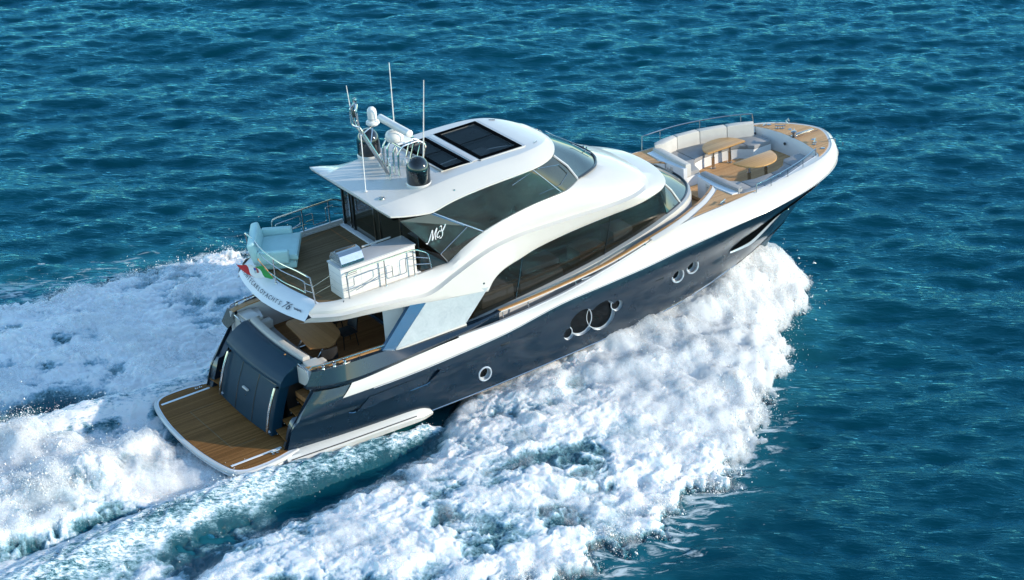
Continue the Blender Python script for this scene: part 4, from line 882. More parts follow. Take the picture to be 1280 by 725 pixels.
for y0, y1 in ((1.02, .96), (-.42, -.84)):
    A0 = B().add(tube([(7.72, y0, 6.2), (7.74, y1, 8.85)], [.022, .012], 8)).go('long_antenna', M_pearl, Y)
    B().add(lathe([(.045, 0), (.035, .10), (.024, .14)], (7.72, y0, 6.18), 12)).go('antenna_base', M_white, A0)
# ------------------------------------------------------------------ loose things on board
# flybridge sofa (angled)
def local_empty(*a, **k):
    e = empty(*a, **k); OFF[e.name] = Vector((0, 0, 0)); return e
sf = local_empty('outdoor_sofa', (3.92, 1.30, 4.002), 'pale aqua outdoor sofa on the flybridge deck behind the aft rail', 'sofa', rotz=R_(-32))
B().add(cushion([(-.62,-.72),(.50,-.72),(.50,.72),(-.62,.72)], .03, .26, .08)).go('base', M_aqua, sf)
B().add(cushion([(-.50,-.60),(.56,-.74),(.58,.74),(-.50,.60)], .26, .46, .10)).go('seat_cushion', M_aqua, sf)
B().add(box((-.62, 0, .52), (.24, 1.50, .66), Matrix.Rotation(R_(-14), 3, 'Y'), bev=.09, seg=4)).go('backrest', M_aqua, sf)
for s in (-1, 1): B().add(box((-.10, s*.76, .42), (.86, .16, .40), bev=.07, seg=4)).go('armrest', M_aqua, sf)
B().add(tube([(.44,-.76,.25),(.44,.76,.25)], .012, 6)).go('piping', M_side, sf)
# ensign
fl = empty('ensign', (3.0, .35, 4.10), 'green, white and red ensign with a crest on a short staff at the aft rail', 'flag')
B().add(tube([(3.12,.22,4.1),(2.86,.46,4.62)], .015, 8)).add(lathe([(.022, -.02), (.022, .02)], (2.855,.465,4.64), 10)).go('staff', M_teakc, fl)
bm_cols = [('green_band', (.03,.27,.06)), ('white_band', (.75,.75,.73)), ('red_band', (.50,.03,.03))]
def fp(u_, v_):
    o = Vector((2.95,.40,4.45)); ex = Vector((-.42,.80,-.12)); ey = Vector((.30,-.28,-.62)).normalized()*.46
    d = .06*math.sin(u_*9+v_*2.0)*(.3+u_)+.03*math.sin(v_*7+u_*5); nrm = ex.cross(ey).normalized()
    return o+ex*u_+ey*(v_*(1-.10*u_)+.12*math.sin(u_*4)*u_)+nrm*d
for k, (nm, c) in enumerate(bm_cols):
    m_f = plain('flag_'+nm, c, .8, 0, 0, .05, 6)
    rows = [[fp((k+i/8)/3, j/9) for i in range(9)] for j in range(10)]
    ba = B().add(loft(rows)).go(nm, m_f, fl)
    if k == 1:
        for (du, dv, cc) in ((0, 0, (.5,.05,.05)), (.06, 0, (.05,.1,.35)), (0, .16, (.35,.08,.08)), (.06, .16, (.5,.5,.48))):
            rows = [[fp(.43+du+i*.015, .32+dv+j*.04)+Vector((-.004,-.004,.008)) for i in range(5)] for j in range(5)]
            B().add(loft(rows)).go('crest', plain('flag_crest', cc, .8), ba)
# cockpit dining table and chairs
dt = empty('dining_table', (4.0, .1, 1.5), 'varnished wooden dining table with rounded corners in the shaded aft cockpit', 'table')
tt = fillet([(3.42,-.85,0),(3.55,.2,0),(3.62,1.0,0),(4.6,1.0,0),(4.68,.2,0),(4.55,-.62,0),(3.95,-1.15,0),(3.42,-.85,0)], .22, 5)[:-1]
B().add(cushion([(p.x, p.y) for p in tt], 2.20, 2.25, .012)).go('tabletop', M_table2, dt)
for y in (-.45, .6):
    lg = B().add(tube([(3.75,y,1.55),(4.35,y,2.2)], .035, 8)).add(tube([(4.35,y,1.55),(3.75,y,2.2)], .035, 8)).add(box((4.05,y,1.53), (.8,.07,.05), bev=.01)).go('trestle_leg', M_chrome, dt)
def chair(loc, rz_, label, first=[None]):
    if first[0] is None:
        c = local_empty('dining_chair', loc, label, 'chair', 'chairs round the cockpit table', rotz=rz_)
        B().add(cushion([(-.24,-.23),(.22,-.24),(.22,.24),(-.24,.23)], .40, .47, .03)).go('seat', M_chair, c)
        bk_ = [[Vector((-.24-.10*t+.05*abs(y/.25)**2*1.0, y*(1-.1*t), .47+.47*t)) for y in np.linspace(-.25, .25, 9)] for t in np.linspace(0, 1, 5)]
        B().add(loft(bk_)).add(loft([[p+Vector((-.03, 0, 0)) for p in r_] for r_ in bk_])).add(loft([bk_[-1], [p+Vector((-.03, 0, 0)) for p in bk_[-1]]])).go('backrest', M_chair, c)
        for sx in (-1, 1):
            for sy in (-1, 1): B().add(tube([(sx*.19, sy*.19, .42), (sx*.23, sy*.22, 0)], [.018, .012], 8)).go('leg', M_chair, c)
        first[0] = c; return c
    src = first[0]; c = src.copy(); COL.objects.link(c); c['label'] = label
    c.matrix_world = M @ Matrix.Translation(loc) @ Matrix.Rotation(rz_, 4, 'Z')
    for ch in list(src.children):
        d = ch.copy(); COL.objects.link(d); d.parent = c
    return c
chair((4.95,-.10,1.501), R_(180), 'black dining chair pushed up to the forward edge of the cockpit table')
chair((3.72,-1.22,1.501), R_(80), 'black dining chair at the starboard end of the cockpit table, nearest the hull side')
chair((5.0,.78,1.501), R_(180), 'black dining chair half hidden by the flybridge overhang beyond the cockpit table')
# half-round bow tables
def bow_table(s, x0, ye, label):
    t = empty('side_table', (x0, s*ye, 2.34), label, 'table', 'half-round tables in the bow lounge')
    P = [(x0+.74*math.cos(a), ye+.76*math.sin(a) if s > 0 else -ye-.76*math.sin(a)) for a in np.linspace(0, math.pi, 25)]
    if s > 0: P = [(x0+.74*math.copysign(abs(math.cos(a))**.85, math.cos(a)), ye+.74*math.sin(a)) for a in np.linspace(0, math.pi, 25)]
    else: P = [(x0+.74*math.copysign(abs(math.cos(a))**.85, math.cos(a)), -ye-.78*math.sin(a)) for a in np.linspace(0, math.pi, 25)]
    B().add(cushion(P, 3.0, 3.05, .014)).go('tabletop', M_table, t)
    B().add(slab([(x0+(a-x0)*.9, s*ye+(b_-s*ye)*.9+s*.02) for a, b_ in P], 2.998, .015)).go('underframe', M_chrome, t)
    for dx in (-.33, .33):
        lg = B().add(lathe([(.085, 0), (.085, .02), (.052, .03), (.052, .36), (.062, .37), (.045, .38), (.045, .62), (.08, .64)], (x0+dx, s*(ye+.28), 2.34), 20)).go('leg', M_chrome, t, angle=50)
bow_table(1, 19.2, .74, 'half-round varnished teak table on the port side of the bow lounge, shading the sofa')
bow_table(-1, 19.3, .34, 'half-round varnished teak table on the starboard side of the bow lounge')

# what shows dimly through the saloon glass
it = B().add(slab([(8.0,-2.0),(14.6,-1.8),(14.6,1.8),(8.0,2.0)], 1.95, .1)).go('saloon_sole', M_teakk, Y, smooth=False)
for x, w, z, h, m_ in ((9.0, 1.1, 2.25, .45, M_cushw), (10.5, 1.5, 2.2, .4, M_cushw), (10.5, 1.3, 2.62, .3, M_cush), (12.3, .9, 2.4, .6, M_table2), (13.4, .7, 2.7, .5, M_cushw)):
    B().add(box((x,-1.35,z), (w,.7,h), bev=.05)).go('saloon_furniture', m_, Y)
B().add(box((11.0,-1.95,2.72), (5.6,.04,.05))).go('interior_rail', M_teakc, Y)
# ================================================================== THE SEA AND THE WAKE (world coordinates, water level z = 0)
rng = np.random.default_rng(11)
_pt = np.concatenate([rng.permutation(512)]*2); _ga = rng.uniform(0, 2*np.pi, 512); _gx, _gy = np.cos(_ga), np.sin(_ga)
def perlin(x, y):
    xi = np.floor(x).astype(int); yi = np.floor(y).astype(int); xf = x-xi; yf = y-yi; xi &= 511; yi &= 511
    u = xf*xf*xf*(xf*(xf*6-15)+10); v = yf*yf*yf*(yf*(yf*6-15)+10)
    def g(a, b, dx, dy): h = _pt[_pt[a & 511]+(b & 511)]; return _gx[h]*dx+_gy[h]*dy
    a = g(xi, yi, xf, yf); b = g(xi+1, yi, xf-1, yf); c = g(xi, yi+1, xf, yf-1); d = g(xi+1, yi+1, xf-1, yf-1)
    return ((a*(1-u)+b*u)*(1-v)+(c*(1-u)+d*u)*v)*1.5
def fbm(x, y, o=4, r=.5):
    s = 0; a = 1
    for k in range(o): s = s+a*perlin(x+17.3*k, y-9.1*k); a *= r; x, y = x*2.03, y*2.03
    return s
def billow(x, y, o=5, r=.52):
    s = 0; a = 1; t = 0
    for k in range(o): s = s+a*np.abs(perlin(x+31.7*k, y+11.3*k)); t += a; a *= r; x, y = x*2.1+.3*s, y*2.1-.2*s
    return s/t
def puff(x, y, k=7.0):
    "soft rounded cells: the lumps of churned foam"
    xi = np.floor(x).astype(int); yi = np.floor(y).astype(int); acc = 0
    for dx in (-1, 0, 1):
        for dy in (-1, 0, 1):
            a, b = xi+dx, yi+dy; h = _pt[_pt[a & 511]+(b & 511)]; h2 = _pt[(h+91) & 511]
            d2 = (a+.5+.42*_gx[h]-x)**2+(b+.5+.42*_gy[h2]-y)**2
            acc = acc+np.exp(-k*d2)*(.55+.45*_gx[h2])
    return np.clip(acc, 0, 1.6)
def puffs(x, y, o=4, r=.55, f=1.93):
    s = 0; a = 1; t = 0
    for k in range(o): s = s+a*puff(x+13.7*k, y+7.1*k); t += a; a *= r; x, y = (x*.8+y*.6)*f, (y*.8-x*.6)*f
    return s/t
def sm(a, b, x): t = np.clip((x-a)/(b-a), 0, 1); return t*t*(3-2*t)
# --- wind sea from a directional spectrum
NT, LT = 768, 84.0
kx = np.fft.fftfreq(NT, LT/NT)*2*np.pi; KX, KY = np.meshgrid(kx, kx, indexing='ij'); KK = np.hypot(KX, KY); KK[0, 0] = 1e9
wd = np.array([math.cos(R_(66)), math.sin(R_(66))]); dotk = (KX*wd[0]+KY*wd[1])/KK
Ls = .95
Pk = np.exp(-1/(KK*Ls)**2)/KK**3.35*(np.abs(dotk)**4.0*.95+.05)*np.exp(-(KK*.04)**2)
H0 = (rng.normal(size=(NT, NT))+1j*rng.normal(size=(NT, NT)))*np.sqrt(Pk); H0[0, 0] = 0
hs = np.fft.ifft2(H0).real; sx_ = np.fft.ifft2(1j*KX*H0).real; sy_ = np.fft.ifft2(1j*KY*H0).real; sc_ = .235/math.sqrt(sx_.var()+sy_.var()); H0 *= sc_; hs *= sc_; print('SEA rms', hs.std())
dxs = np.fft.ifft2(1j*KX/KK*H0).real; dys = np.fft.ifft2(1j*KY/KK*H0).real
def samp(F, x, y):
    u = (x/LT % 1)*NT; v = (y/LT % 1)*NT; i = np.floor(u).astype(int); j = np.floor(v).astype(int); a = u-i; b = v-j; i %= NT; j %= NT
    i1, j1 = (i+1) % NT, (j+1) % NT; return (F[i, j]*(1-a)+F[i1, j]*a)*(1-b)+(F[i, j1]*(1-a)+F[i1, j1]*a)*b
def I(x, xs_, ys_): return np.interp(x, xs_, ys_)
def wake(x, y):
    "foam cover 0..1, aeration 0..1 and raised height of the disturbed water"
    s = np.abs(y); nz = fbm(x*.30+5, y*.30, 4, .55); nf = fbm(x*1.1, y*1.1+40, 4, .6)
    ed = I(x, [-60,-12,0,4,6.5,9,11.8,14,15.6,17,18,19.2,20.4,21.0,21.6], [15,12.8,12.1,11.7,11.0,9.9,8.3,6.9,5.6,4.3,3.3,2.3,1.4,.8,-.3])
    sp_k = 1-2*np.abs(perlin((x*.75+s)*1.6, (x-s)*.35+8)); sp_2 = 1-2*np.abs(perlin((x*.75+s)*4.3, (x-s)*.8+3))
    ed = ed+(nz*.9+nf*.42)*sm(21.5, 15, x)+nf*.22+(.30*sp_k+.20*sp_2)*sm(5, 12, x)
    inn = I(x, [-60,-6,-3.2,-1.8,0,1.9,3.8,5.1,5.9,7.0,9,12], [14,7.2,5.9,5.2,4.6,4.2,3.7,3.3,2.95,2.0,.9,-1])
    inn = np.where(y > 0, inn*.80-.35, inn)
    inn = inn+nz*.35+nf*.15
    hull_ = I(x, [1,12,15,17,19,20.5], [2.3,2.3,1.9,1.3,.6,0])
    t = np.clip((s-np.maximum(inn, hull_*.6))/np.maximum(.3, ed-np.maximum(inn, hull_*.6)), 0, 1)
    A = sm(21.7, 21.0, x)*sm(0, .35+.25*sm(12, 0, x), ed-s)*sm(-.35, .75, s-inn+.3*nf)
    Hx = I(x, [-40,-6,0,6,10,13,16,18,19.5,20.6,21.2], [.25,.42,.55,.72,.95,1.25,1.55,1.65,1.35,.75,0])
    front = sm(7, 13, x)
    prof = front*np.power(1-t, .85)*(1+.12*nf+.10*sp_2*t)+(1-front)*np.power(np.sin(np.pi*np.clip(t*.92+.04, 0, 1)), .7)*(1-.45*t)
    h = A*Hx*prof
    # turbulent wash behind the transom
    wdt = 2.5+.05*np.maximum(0, -x); Bm = sm(.35, -.25, x)*sm(.0, .5, wdt-s+nf*.3)
    hB = Bm*(-.22*sm(.4, -1.0, x)*sm(-3.2, -1.2, x)+.42*sm(-1.2, -4.2, x)+.12*nz)
    for cx, cy, rx, ry, hh in ((-1.3,.35,.8,.9,.50),(-2.6,-.35,1.0,.7,.40),(-3.9,1.7,1.0,.9,.55),(-5.0,-1.0,1.4,.9,.4),(-5.8,2.3,1.2,.9,.5),(-4.6,.2,1.3,.8,.25)):
        hB = hB+hh*np.exp(-((x-cx)/rx)**2-((y-cy)/ry)**2)*(1+.8*nf)
    # thin sheet thrown off the chine, running aft beside the platform
    rc = I(x, [-12,-6.2,-3,.3,2,4,6.2], [5.1,3.9,3.25,2.95,2.95,2.92,2.85]); rw = I(x, [-12,-6,0,3,6.3], [1.0,.85,.62,.46,.16])
    Cm = sm(6.4, 5.6, x)*np.exp(-((s-rc)/rw)**2)*sm(-14, -9, x); hC = Cm*I(x, [-12,-4,0,3,6.3], [.25,.42,.50,.46,.30])
    fc = np.clip(Cm*1.9-.25, 0, 1)
    # patch of aerated, less covered water between the wash and the bow wave
    mid_ = sm(1.0, -1.0, x)*sm(2.4, 3.2, s)*sm(.4, -.6, s-inn)
    fm = mid_*np.clip(.62+nz*.9+nf*.55+.45*(y > 0), 0, 1)
    foam = np.clip(A+Bm+fc+fm, 0, 1)
    teal = np.exp(-((x+3.2)/2.2)**2-((s-4.4)/.55)**2)*(y > 0)
    foam = foam*(1-.8*teal*sm(-.3, .35, nz+.25))
    thin = sm(12.5, 3, x)*.22*(1-sm(.1, .5, t*(1-t)*4))
    cover = foam*(1-np.clip(thin, 0, .5))
    # dark trough hugging the quarter
    tr = sm(7.0, 5.0, x)*sm(.1, .9, s-rc)*sm(.9, .0, s-inn)*sm(-9, -4, x)
    z = h+hB+hC-.20*tr
    aer = np.clip(sm(3.2, -.3, np.maximum(0, s-ed))*sm(23, 19, x)*.55*(s > 0)+foam*.9+mid_*.5-.55*tr, 0, 1)
    aer = np.where(x > 21.8, 0, aer)
    return cover, aer, z
def sea_z(x, y): return samp(hs, x, y)
def grid_mesh(name, X, Y_, Z, keep=None, attrs={}, mat=None):
    n, m = X.shape; idx = np.arange(n*m).reshape(n, m)
    q_ = np.stack([idx[:-1, :-1], idx[1:, :-1], idx[1:, 1:], idx[:-1, 1:]], -1).reshape(-1, 4)
    P = np.stack([X, Y_, Z], -1).reshape(-1, 3)
    if keep is not None:
        k = keep.reshape(-1)[q_].any(1); q_ = q_[k]; used = np.unique(q_); mp = -np.ones(n*m, int); mp[used] = np.arange(len(used)); q_ = mp[q_]; P = P[used]
        attrs = {a: b.reshape(-1)[used] for a, b in attrs.items()}
    me = bpy.data.meshes.new(name); me.vertices.add(len(P)); me.vertices.foreach_set('co', P.astype(np.float32).ravel())
    me.loops.add(len(q_)*4); me.loops.foreach_set('vertex_index', q_.astype(np.int32).ravel())
    me.polygons.add(len(q_)); me.polygons.foreach_set('loop_start', np.arange(0, len(q_)*4, 4, dtype=np.int32)); me.polygons.foreach_set('use_smooth', np.ones(len(q_), bool))
    me.update(calc_edges=True)
    for a, b in attrs.items():
        at_ = me.attributes.new(a, 'FLOAT', 'POINT'); at_.data.foreach_set('value', np.asarray(b, np.float32).ravel())
    me.materials.append(mat); o = bpy.data.objects.new(name, me); COL.objects.link(o); return o
# --- water material: dark teal body, milky turquoise where air is stirred in, streaks of loose foam
def attr(nt, n): a = N(nt, 'ShaderNodeAttribute'); a.attribute_name = n; return a.outputs['Fac']
def geo_pos(nt, sc=(1,1,1), rot=0):
    g = N(nt, 'ShaderNodeNewGeometry'); mp = N(nt, 'ShaderNodeMapping'); L(nt, g.outputs['Position'], mp.inputs[0]); mp.inputs['Rotation'].default_value = (0, 0, rot)
    m2 = N(nt, 'ShaderNodeMapping'); L(nt, mp.outputs[0], m2.inputs[0]); m2.inputs['Scale'].default_value = sc; return m2.outputs[0]
def sea_material():
    m, nt, p = new_mat('sea_water')
    v = geo_pos(nt)
    body = ramp(nt, noise(nt, .07, 4, .6, v), [(.3, (.0001,.0235,.039)), (.7, (.0001,.034,.050))])
    c = mix(nt, attr(nt, 'aer'), body, (.015,.135,.17))
    st = noise(nt, 1.0, 6, .68, geo_pos(nt, (1.0, 2.6, 1), R_(30)), .8)
    near = attr(nt, 'lace'); f = N(nt, 'ShaderNodeMapRange'); L(nt, mth(nt, 'ADD', st, mth(nt, 'MULTIPLY', near, .24)), f.inputs[0]); f.inputs[1].default_value = .76; f.inputs[2].default_value = .86
    fo = mth(nt, 'MULTIPLY', f.outputs[0], .75)
    c = mix(nt, fo, c, (.62,.68,.68))
    b2 = noise(nt, 2.6, 7, .60, geo_pos(nt, (.8, 3.0, 1), R_(36)), .3)
    b = N(nt, 'ShaderNodeBump'); b.inputs['Strength'].default_value = .6; b.inputs['Distance'].default_value = .075; L(nt, b2, b.inputs['Height'])
    # light coming back out of the water does not follow the ripples: body lit as a level surface, mirror part with them
    df = N(nt, 'ShaderNodeBsdfDiffuse'); L(nt, c, df.inputs[0]); up_ = N(nt, 'ShaderNodeCombineXYZ'); up_.inputs[2].default_value = 1
    nm = N(nt, 'ShaderNodeMix', data_type='VECTOR'); nm.inputs[0].default_value = .22; L(nt, up_.outputs[0], nm.inputs[4]); L(nt, b.outputs[0], nm.inputs[5]); L(nt, nm.outputs[1], df.inputs['Normal'])
    gl = N(nt, 'ShaderNodeBsdfGlossy'); gl.inputs['Roughness'].default_value = .07; gl.inputs['Color'].default_value = (.19,.66,.86,1); L(nt, b.outputs[0], gl.inputs['Normal'])
    fr = N(nt, 'ShaderNodeFresnel'); fr.inputs[0].default_value = 1.34; L(nt, b.outputs[0], fr.inputs['Normal'])
    ff = mth(nt, 'MULTIPLY', fr.outputs[0], mth(nt, 'SUBTRACT', 1.0, fo))
    ms = N(nt, 'ShaderNodeMixShader'); L(nt, ff, ms.inputs[0]); L(nt, df.outputs[0], ms.inputs[1]); L(nt, gl.outputs[0], ms.inputs[2]); L(nt, ms.outputs[0], nt.nodes['Material Output'].inputs[0]); nt.nodes.remove(p)
    return m
M_sea = sea_material()
def foam_material():
    m, nt, p = new_mat('wake_foam')
    d = attr(nt, 'dens'); v = geo_pos(nt); fi = attr(nt, 'fine')
    rg = N(nt, 'ShaderNodeTexNoise', noise_type='RIDGED_MULTIFRACTAL'); L(nt, v, rg.inputs['Vector']); rg.inputs['Scale'].default_value = 2.4; rg.inputs['Detail'].default_value = 6; rg.inputs['Roughness'].default_value = .62; rg.inputs['Distortion'].default_value = .5
    n1 = mth(nt, 'ADD', mth(nt, 'MULTIPLY', noise(nt, 2.2, 7, .7, v, .7), .6), mth(nt, 'MULTIPLY', rg.outputs[0], .22)); n2 = noise(nt, 15, 5, .75, v)
    k = mth(nt, 'ADD', mth(nt, 'MULTIPLY', n1, .55), mth(nt, 'MULTIPLY', n2, .45))
    f = N(nt, 'ShaderNodeMapRange'); L(nt, mth(nt, 'ADD', mth(nt, 'MULTIPLY', d, 1.15), mth(nt, 'MULTIPLY', mth(nt, 'SUBTRACT', mth(nt, 'ADD', mth(nt, 'MULTIPLY', k, mth(nt, 'SUBTRACT', 1.0, fi)), mth(nt, 'MULTIPLY', mth(nt, 'ADD', mth(nt, 'MULTIPLY', noise(nt, 9, 6, .8, geo_pos(nt, (.5, 1.6, 1), R_(12))), 1.9), -.45), fi)), .5), 1.7)), f.inputs[0])
    f.inputs[1].default_value = .10; f.inputs[2].default_value = .92; f.interpolation_type = 'SMOOTHSTEP'
    c = ramp(nt, f.outputs[0], [(0, (.008,.085,.12)), (.30, (.15,.29,.33)), (.60, (.30,.47,.56)), (1, (.82,.83,.83))])
    L(nt, c, p.inputs['Base Color'])
    L(nt, mth(nt, 'ADD', .18, mth(nt, 'MULTIPLY', f.outputs[0], .65)), p.inputs['Roughness']); p.inputs['Specular IOR Level'].default_value = .35
    p.inputs['Subsurface Weight'].default_value = .8; p.inputs['Subsurface Radius'].default_value = (.16,.22,.24); p.inputs['Subsurface Scale'].default_value = .7
    h = mth(nt, 'ADD', mth(nt, 'ADD', noise(nt, 8, 7, .74, v, .5), mth(nt, 'MULTIPLY', noise(nt, 42, 3, .7, v), .4)), mth(nt, 'MULTIPLY', rg.outputs[0], .25))
    b = N(nt, 'ShaderNodeBump'); b.inputs['Strength'].default_value = .9; b.inputs['Distance'].default_value = .085; L(nt, h, b.inputs['Height']); L(nt, b.outputs[0], p.inputs['Normal'])
    return m
M_foam = foam_material()
hd_ = np.array([.5558, .8313]); rt_ = np.array([-.8313, .5558])
def stretch(a0, a1, st, far):
    core = np.arange(a0, a1, st); g = []; d = st; x = a1
    while x < a1+far: g.append(x); d *= 1.16; x += d
    lo_ = [a0-(q_-a1)-st for q_ in g][::-1]; return np.concatenate([lo_, core, g])
ga, gb = stretch(38, 118, .118, 4000), stretch(-33, 33, .125, 4000)
GA, GB = np.meshgrid(ga, gb, indexing='ij')
SX, SY = -21.57+hd_[0]*GA+rt_[0]*GB, -47.79+hd_[1]*GA+rt_[1]*GB
cd = np.maximum(np.maximum(38-GA, GA-118), np.abs(GB)-33); fade = 1-sm(2, 60, cd)
cov, aer, wz = wake(SX, SY); cov = cov*(fade > .5)
calm = 1-.55*cov
SZ = sea_z(SX, SY)*fade*calm+wz*fade
sea_x = SX-samp(dxs, SX, SY)*1.0*fade*calm*-1*-1; sea_y = SY-samp(dys, SX, SY)*1.0*fade*calm
sabs = np.abs(SY); edl = np.interp(SX, [-60,0,6.5,9,11.8,14,17,20,21.5], [13,12.1,11,10,8.3,7,4.4,1.6,0])
lace = np.clip(1.15-(sabs-edl)/3.0, 0, 1)*(sabs > edl-2)*(SX < 18)*(fade > .3)+.12*(SX < 16)*(sabs < edl+6)
sea = grid_mesh('sea', sea_x, sea_y, SZ-.32*sm(.05,.5,cov), None, {'aer': aer*(fade > .3), 'lace': lace*sm(19, 14, SX)}, M_sea)
sea['kind'] = 'structure'; sea['label'] = 'deep blue-green choppy sea'
# --- foam relief
st_ = .052
wx, wy = np.arange(-13, 22.2, st_), np.arange(-13.6, 14.2, st_)
WX, WY = np.meshgrid(wx, wy, indexing='ij')
cov, aer, wz = wake(WX, WY)
warpx = fbm(WX*.5, WY*.5+9, 3)*.6; warpy = fbm(WX*.5+33, WY*.5, 3)*.6
flow = .12*WX   # lumps are drawn out slightly along the flow
b0 = puffs((WX+.8*warpx)*.80, (WY+.8*warpy)*1.0+flow, 5, .66, 2.1)
b1 = puffs((WX+.3*warpx)*3.4+7, (WY+.3*warpy)*4.2, 4, .72, 2.0)
big_ = fbm(WX*.38+3, WY*.5, 4, .6)
patch = np.clip(.62+1.1*fbm(WX*.33+70, WY*.42+5, 3, .6), .15, 1.15)
rough_ = np.interp(WX, [-10, 0, 8, 14, 19], [.8, .9, .95, .8, .6])
bz = ((b0*.80-.42)*(.45+.55*patch)+b1*.15*patch+.26*big_+.05*fbm(WX*9, WY*9, 3, .7))*rough_
# the front of the bow wave is combed outwards and aft
ang = (WX*.62+np.abs(WY)*1.0); al = (WX*1.0-np.abs(WY)*.55)
comb = fbm(al*3.4, ang*.45, 5, .66)*.34
fr_ = sm(8.5, 15, WX); bz = bz*(1-.68*fr_)+comb*.62*fr_
stern = sm(1, -1, WX)*sm(3.6, 2.4, np.abs(WY)); bz = bz*(1+.1*stern)
bz = (bz-bz[cov > .3].mean())
amp = .50*np.clip(cov*1.25-.12, 0, 1)
relief = bz*amp
thin_sheet = sm(6.4, 5.4, WX)*np.exp(-((np.abs(WY)-np.interp(WX, [-12,-6.2,-3,.3,2,4,6.2], [5.1,3.9,3.25,2.95,2.95,2.92,2.85]))/np.interp(WX, [-12,-6,0,3,6.3], [1.0,.85,.62,.46,.2]))**2)*sm(-14,-7,WX)
relief = relief*(1-.9*np.clip(thin_sheet*1.5, 0, 1))+thin_sheet*(.03*np.sin((WX*1.4+np.abs(WY)*3.0)*5.5+fbm(WX, WY, 2)*3)+.05*b1)
WZ = sea_z(WX, WY)*(1-.55*cov)+wz+relief+.06*cov-.11*(1-sm(.02, .30, cov))-.02
jx = fbm(WX*1.9, WY*1.9+77, 3)*.22*amp/.4; jy = fbm(WX*1.9+50, WY*1.9, 3)*.22*amp/.4
pat = fbm(WX*.55+60, WY*.8, 4, .6)
stk = fbm((WX)*.35, WY*1.9+.2*WX, 4, .6)
dens = np.clip(.22*(WY > 0)*cov+.28*stern*cov+.22*stk*cov*sm(6, -2, WX)+cov*1.02-.30*np.clip(pat, 0, 1)*sm(13, 7, WX)-.30*thin_sheet+np.clip(1-1.5*thin_sheet, 0, 1)*np.clip(2.4*(bz+.0), -.62, .3)*cov*sm(0, .2, cov)*(1-.7*fr_), 0, 1.2)
foam = grid_mesh('wake_foam', WX+jx*.35, WY+jy*.35, WZ, cov > .035, {'dens': dens, 'fine': np.clip(thin_sheet*1.6, 0, 1)}, M_foam)
foam['kind'] = 'stuff'; foam['label'] = 'white churned foam of the bow waves and stern wash'
# --- veils of fine mist standing over the foam: real surfaces above it, torn by noise
def veil_material():
    m, nt, p = new_mat('spray_veil'); d = attr(nt, 'dens')
    g = N(nt, 'ShaderNodeNewGeometry'); n1 = noise(nt, 1.5, 9, .74, g.outputs['Position'], .9); n2 = noise(nt, 16, 5, .75, g.outputs['Position'])
    sx = N(nt, 'ShaderNodeSeparateXYZ'); L(nt, g.outputs['Position'], sx.inputs[0]); cx = N(nt, 'ShaderNodeCombineXYZ'); L(nt, sx.outputs[0], cx.inputs[0]); L(nt, mth(nt, 'ABSOLUTE', sx.outputs[1]), cx.inputs[1])
    ma = N(nt, 'ShaderNodeMapping'); L(nt, cx.outputs[0], ma.inputs[0]); ma.inputs['Rotation'].default_value = (0, 0, R_(-118)); mb_ = N(nt, 'ShaderNodeMapping'); L(nt, ma.outputs[0], mb_.inputs[0]); mb_.inputs['Scale'].default_value = (.45, 3.2, 1)
    n3 = noise(nt, 1.6, 8, .72, mb_.outputs[0], .35)
    k = mth(nt, 'ADD', mth(nt, 'ADD', mth(nt, 'MULTIPLY', n1, .34), mth(nt, 'MULTIPLY', n3, .34)), mth(nt, 'MULTIPLY', n2, .32))
    f = N(nt, 'ShaderNodeMapRange'); f.interpolation_type = 'SMOOTHSTEP'; L(nt, mth(nt, 'ADD', k, mth(nt, 'MULTIPLY', d, .34)), f.inputs[0]); f.inputs[1].default_value = .56; f.inputs[2].default_value = .88; f.inputs[4].default_value = .80
    p.inputs['Base Color'].default_value = (.85,.87,.88,1); p.inputs['Roughness'].default_value = 1; p.inputs['Specular IOR Level'].default_value = 0
    L(nt, f.outputs[0], p.inputs['Alpha']); p.inputs['Subsurface Weight'].default_value = 0
    tl = N(nt, 'ShaderNodeBsdfTranslucent'); tl.inputs[0].default_value = (.85,.87,.88,1); tr = N(nt, 'ShaderNodeBsdfTransparent')
    df = N(nt, 'ShaderNodeBsdfDiffuse'); df.inputs[0].default_value = (.85,.87,.88,1)
    m1 = N(nt, 'ShaderNodeMixShader'); m1.inputs[0].default_value = .5; L(nt, df.outputs[0], m1.inputs[1]); L(nt, tl.outputs[0], m1.inputs[2])
    m2 = N(nt, 'ShaderNodeMixShader'); L(nt, f.outputs[0], m2.inputs[0]); L(nt, tr.outputs[0], m2.inputs[1]); L(nt, m1.outputs[0], m2.inputs[2])
    L(nt, m2.outputs[0], nt.nodes['Material Output'].inputs[0]); nt.nodes.remove(p)
    return m
M_veil = veil_material()
S2 = (slice(None, None, 2), slice(None, None, 2)); VX, VY = WX[S2], WY[S2]
cv2, _, wz2 = wake(VX, VY); cw, _, _ = wake(VX-.25, VY*.96)
base_z = (np.maximum.reduce([WZ[S2], np.roll(WZ[S2], 2, 0), np.roll(WZ[S2], -2, 0), np.roll(WZ[S2], 2, 1), np.roll(WZ[S2], -2, 1)])+WZ[S2])/2
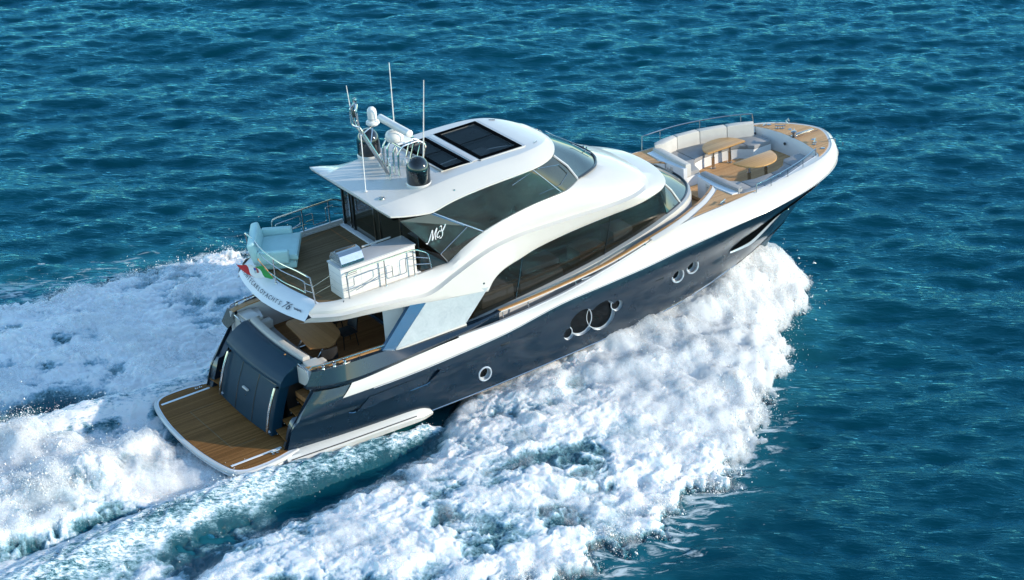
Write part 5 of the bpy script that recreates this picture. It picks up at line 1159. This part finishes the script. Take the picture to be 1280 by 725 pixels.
def veil(h, sd, k, thr, nm, lb):
    rel = fbm(VX*1.3+sd, VY*1.3, 4, .6)*.09; c = np.maximum(cv2, cw*.9); fr2 = sm(8, 15, VX); st2 = sm(.5, -1, VX)*(np.abs(VY) < 4)
    ts2 = thin_sheet[S2]
    dd = np.clip(c*1.1, 0, 1)*(.30+.66*np.maximum(fr2, .7*st2))*(1-.9*np.clip(ts2*1.8, 0, 1))*k-1.0*np.clip(ts2*1.5, 0, 1)+.5*fbm(VX*.5+sd, VY*.5, 3)*c
    z = np.where(c > .02, np.maximum(base_z, sea_z(VX, VY)+wz2*.9), 0)+h*(.35+.65*np.maximum(fr2, st2))*np.clip(c*1.6, .15, 1)+rel
    o = grid_mesh(nm, VX, VY, z, c > .08, {'dens': dd}, M_veil); o['kind'] = 'stuff'; o['label'] = lb
veil(.07, 3, 1.0, 0, 'low_mist', 'thin torn mist lying over the churned foam')
veil(.17, 21, .8, 0, 'high_mist', 'thin torn mist blown above the bow wave')
# --- spray: droplets thrown off the foam, heavier along the bow wave front and behind the transom
def droplets(name, n, wfun, up, outw, size, label):
    out_p = []; 
    W0 = wfun(WX, WY)*(cov > .02)*np.exp(2.2*fbm(WX*1.3+4, WY*1.3, 3, .6)); W0 = np.clip(W0, 0, None).ravel(); W0 = W0/W0.sum()
    ii = rng.choice(len(W0), n, p=W0); x0 = WX.ravel()[ii]+rng.normal(0, .05, n); y0 = WY.ravel()[ii]+rng.normal(0, .05, n); z0 = WZ.ravel()[ii]
    e = rng.exponential(1, n); sgn = np.sign(y0)
    x0 = x0+rng.normal(0, .10, n)*e*outw; y0 = y0+sgn*np.abs(rng.normal(0, .16, n))*e*outw; z0 = z0+e*up*rng.uniform(.1, 1, n)
    r = size*rng.lognormal(-.25, .6, n)
    T = np.array([[1,1,1],[1,-1,-1],[-1,1,-1],[-1,-1,1]])*.75
    rot = rng.normal(size=(n, 3)); V = np.stack([x0, y0, z0], 1)[:, None, :]+(T[None]*r[:, None, None])*(1+.5*rng.normal(size=(n, 4, 3)))
    F = np.array([[0,1,2],[0,3,1],[0,2,3],[1,3,2]]); F = (np.arange(n)[:, None, None]*4+F[None]).reshape(-1, 3)
    me = bpy.data.meshes.new(name); me.vertices.add(n*4); me.vertices.foreach_set('co', V.astype(np.float32).ravel())
    me.loops.add(len(F)*3); me.loops.foreach_set('vertex_index', F.astype(np.int32).ravel()); me.polygons.add(len(F)); me.polygons.foreach_set('loop_start', np.arange(0, len(F)*3, 3, dtype=np.int32))
    me.update(calc_edges=True); me.materials.append(M_drop); o = bpy.data.objects.new(name, me); COL.objects.link(o); o['kind'] = 'stuff'; o['label'] = label; return o
M_drop = plain('spray_drops', (.86,.87,.87), .5, 0, 0, .02, 2)
gxm, gym = np.gradient(cov, st_)
gm = np.hypot(gxm, gym)
droplets('bow_spray', 70000, lambda x, y: (gm > .25)*(np.abs(y) > np.interp(x, [5, 12], [8, 1.5]))*sm(4, 14, x)+.25*sm(11, 17, x), .12, .8, .008, 'fine white spray flying off the front of the bow wave')
droplets('wake_spray', 45000, lambda x, y: (gm > .2)*(np.abs(y) > 8)*sm(12, 4, x)*.8+.10*(bz > .12)*cov+.06*thin_sheet, .09, .6, .0075, 'fine spray over the outer edge of the foam')
droplets('stern_spray', 26000, lambda x, y: np.clip(wz-.25, 0, 2)**1.5*sm(0.2, -.6, x)*(np.abs(y) < 3.2), .20, .7, .0085, 'sunlit spray kicked up behind the transom')
